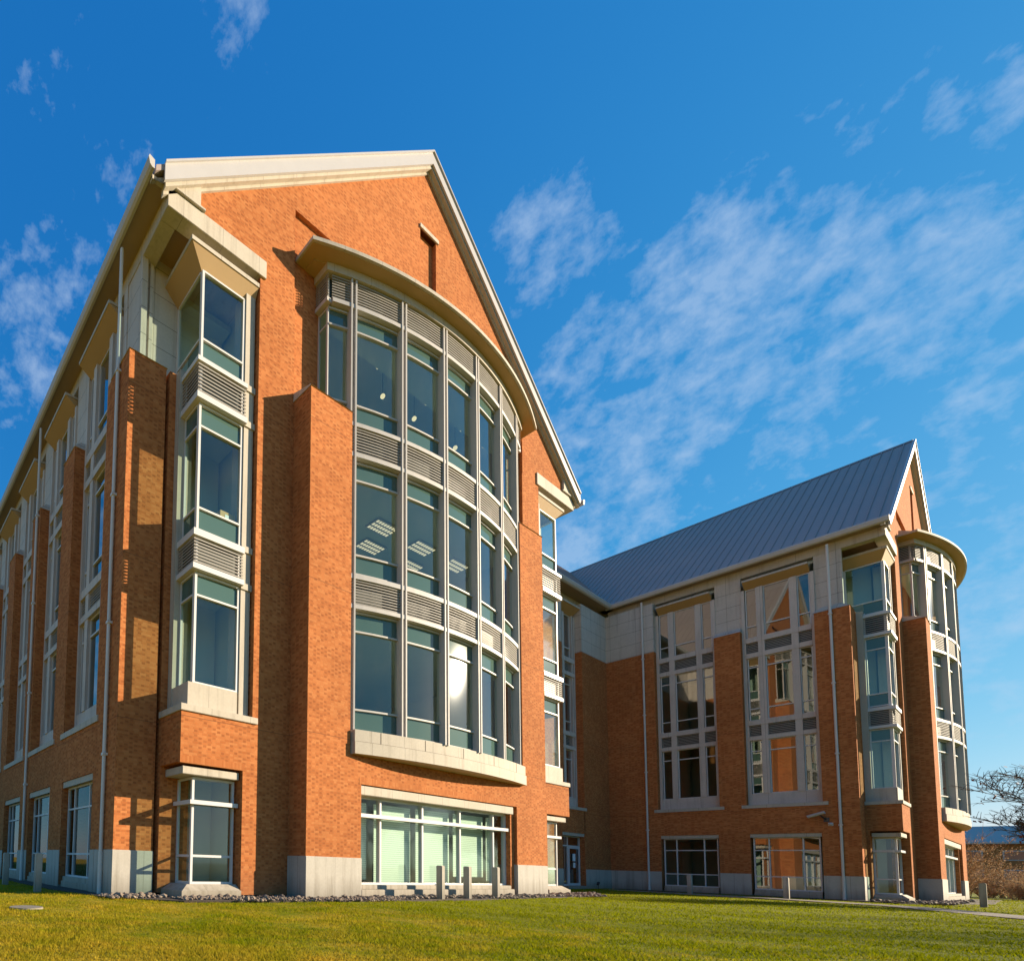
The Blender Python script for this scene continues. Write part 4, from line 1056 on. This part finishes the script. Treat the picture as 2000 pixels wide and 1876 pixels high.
# ------------------------------------------------------------------ trees, shrubs
def branches(seed, h, spread=.62, levels=5, rad=.16, droop=0.0, trunk_frac=.28, twig_r=.006, n0=4, dense=.75):
    rng = random.Random(seed); segs, tips = [], []
    def grow(p, d, L, r, lev):
        steps = 3; q = p.copy()
        for i in range(steps):
            d = (d + Vector((rng.uniform(-1, 1), rng.uniform(-1, 1), rng.uniform(-.6, .9))) * .16 - Vector((0, 0, droop * lev * .05))).normalized()
            e = q + d * L / steps; r2 = max(r * (.86 if lev < levels else .6), twig_r * .5)
            segs.append((q, e, r, r2, lev)); q, r = e, r2
            if lev >= 1 and lev < levels and i < steps - 1 and rng.random() < dense:
                ax = Vector((rng.uniform(-1, 1), rng.uniform(-1, 1), rng.uniform(-.4, .8))).normalized()
                grow(q, (d + ax * .95).normalized(), L * rng.uniform(.45, .7), max(r * .5, twig_r), lev + 1)
        if lev >= levels: tips.append((q, d)); return
        for i in range(rng.choice((2, 3)) if lev else n0):
            ax = Vector((rng.uniform(-1, 1), rng.uniform(-1, 1), rng.uniform(-.1, .6))).normalized()
            grow(q, (d * (1 - spread * .45) + ax * spread).normalized(), L * rng.uniform(.62, .85) * (1.5 if lev == 0 else 1), max(r * .66, twig_r), lev + 1)
    grow(Vector((0, 0, -.2)), Vector((0, 0, 1)), h * trunk_frac, rad, 0)
    return segs, tips
def tree(name, seed, h, loc, label, group, leaves=0, **k):
    segs, tips = branches(seed, h, **k)
    o = link(bpy.data.objects.new(name, None)); o.location = loc; tag(o, label, 'tree', group)
    a, b = MB(), MB()
    for p0, p1, r0, r1, lev in segs:
        (a if lev <= 1 else b).tube(p0, p1, r0, r1, n=7 if lev <= 1 else 3)
    a.build('trunk', M['bark'], o, fix=False, smooth=True, loc=(0, 0, 0), keep=True); cr = b.build('crown', M['bark'], o, fix=False, loc=(0, 0, 0), keep=True)
    if leaves:
        rng = random.Random(seed + 1); q = MB()
        pick = rng.sample(tips, min(len(tips), leaves))
        for p_, d in pick:
            for _ in range(rng.choice((1, 2, 3))):
                c = p_ + Vector((rng.uniform(-.15, .15), rng.uniform(-.15, .15), rng.uniform(-.2, .1))); s_ = rng.uniform(.04, .09)
                e1 = Vector((rng.uniform(-1, 1), rng.uniform(-1, 1), rng.uniform(-1, 1))).normalized(); e2 = e1.orthogonal().normalized()
                q.quad(tuple(c + e1 * s_), tuple(c + e2 * s_ * .6), tuple(c - e1 * s_), tuple(c - e2 * s_ * .6))
        q.build('leaves', M['leaf'], cr, fix=False, loc=(0, 0, 0), keep=True)
    return o
# at the right edge: a bare tree with a few red leaves
tree('bare_tree', 21, 8.0, (46.0, 0.1, -.1), 'bare tree with a few red leaves reaching in at the right edge', None, leaves=420, spread=.72, levels=6, rad=.13, droop=.25, trunk_frac=.22, twig_r=.014, dense=.98, n0=5)
# trees on the sunny side: their shadows and reflections are in the picture
t0 = tree('winter_tree', 5, 15.0, (46, -19, -.1), 'bare winter tree mirrored in the glass, its shadow across the lawn', 'bare trees across the lawn', spread=.62, levels=5, rad=.24)
for x, y, a, s_ in ((55, -18, 1.1, .95), (40, -13.5, 2.3, .75), (63, -25, 3.9, 1.1), (36, -9.5, 5.0, .5), (52, -27, .5, 1.05), (80, -30, 4.2, 1.2), (74, -44, 2.7, 1.2), (48, -12, 1.9, .7)):
    c = copy_tree(t0); c.location = (x, y, -.1); c.rotation_euler = (0, 0, a); c.scale = (s_, s_, s_)
# brown thicket beyond the far wing
def shrub(seed, x, y, h, wd, label, mat='twig'):
    rng = random.Random(seed); q = MB(); lf = MB()
    for i in range(46):
        a = rng.uniform(0, 6.28); p_ = Vector((rng.uniform(-.3, .3) * wd, rng.uniform(-.3, .3) * wd, -.1)); d = Vector((math.cos(a) * .5, math.sin(a) * .5, 1)).normalized()
        L = h * rng.uniform(.5, 1.0); r = .03
        for s_ in range(5):
            d = (d + Vector((rng.uniform(-1, 1), rng.uniform(-1, 1), rng.uniform(-.3, .3))) * .25).normalized(); e = p_ + d * L / 5
            q.tube(p_, e, r, r * .75, n=3); r *= .75; p_ = e
            for _ in range(5):
                d2 = (d + Vector((rng.uniform(-1, 1), rng.uniform(-1, 1), rng.uniform(-.5, .9)))).normalized(); e2 = p_ + d2 * L * rng.uniform(.1, .3)
                q.tube(p_, e2, .012, .005, n=3)
                for _ in range(5):
                    c = p_ + (e2 - p_) * rng.random() + Vector((rng.uniform(-.12, .12), rng.uniform(-.12, .12), rng.uniform(-.12, .12))); z = rng.uniform(.02, .06)
                    e_1 = Vector((rng.uniform(-1, 1), rng.uniform(-1, 1), rng.uniform(-1, 1))).normalized(); e_2 = e_1.orthogonal().normalized()
                    lf.quad(tuple(c + e_1 * z), tuple(c + e_2 * z * .5), tuple(c - e_1 * z), tuple(c - e_2 * z * .5))
    o = q.build('shrub', M['twig'], fix=False); o.location = (x, y, -.1)
    tag(o, label, 'shrub', 'brown winter shrubs beyond the far wing')
    lf.build('dry_leaves', M['twig'], o, fix=False, loc=(0, 0, 0), keep=True); return o
SH = [(78, 4.7, 5.9, 2.0, 'tall tan winter shrub beside the far end of the far wing'),
      (84, 3.2, 3.0, 2.4, 'bushy brown shrub just right of the tall tan one'),
      (88, 1.4, 2.5, 2.8, 'brown shrub in front of the distant blue roofed building'),
      (80, 1.7, 1.9, 2.2, 'low russet shrub near the pale bollard'),
      (92, .0, 2.8, 2.8, 'brown shrub below the bare red leaved tree'),
      (76, .3, 1.7, 2.4, 'low dark shrub at the lawn edge, lower right'),
      (86, -2.4, 2.7, 2.8, 'brown shrub at the right edge of the thicket')]
for i, (x, y, h, wd, lab) in enumerate(SH): shrub(40 + i, x, y, h, wd, lab)
# distant building
D = link(bpy.data.objects.new('distant_building', None)); D.location = (205, -15, 0); tag(D, 'distant brick building with a long blue metal roof behind the shrubs', 'building')
q = MB(); q.box(200, 216, -50, 16, 0, 9.6); q.build('wall', M['brick'], D)
q = MB(); q.prism([(199, 9.6), (208, 13.4), (217, 9.6), (217, 9.3), (199, 9.3)], -51, 17); 
tb = NT('blue_roof'); tb.bsdf((0.44, 0.38, 0.34), 0.6); q.build('roof', tb.m, D)
for z in (2.2, 6.0):
    for y in (10.5, 5.0, -1.0, -7.0, -13.0):
        q = MB(); q.box(199.9, 200.05, y - 1.7, y + 1.7, z, z + 2.0); wd_ = q.build('window', M['white_metal'], D)
        q = MB(); q.box(199.84, 199.9, y - 1.5, y + 1.5, z + .2, z + 1.8); q.build('pane', M['spandrel'], wd_)
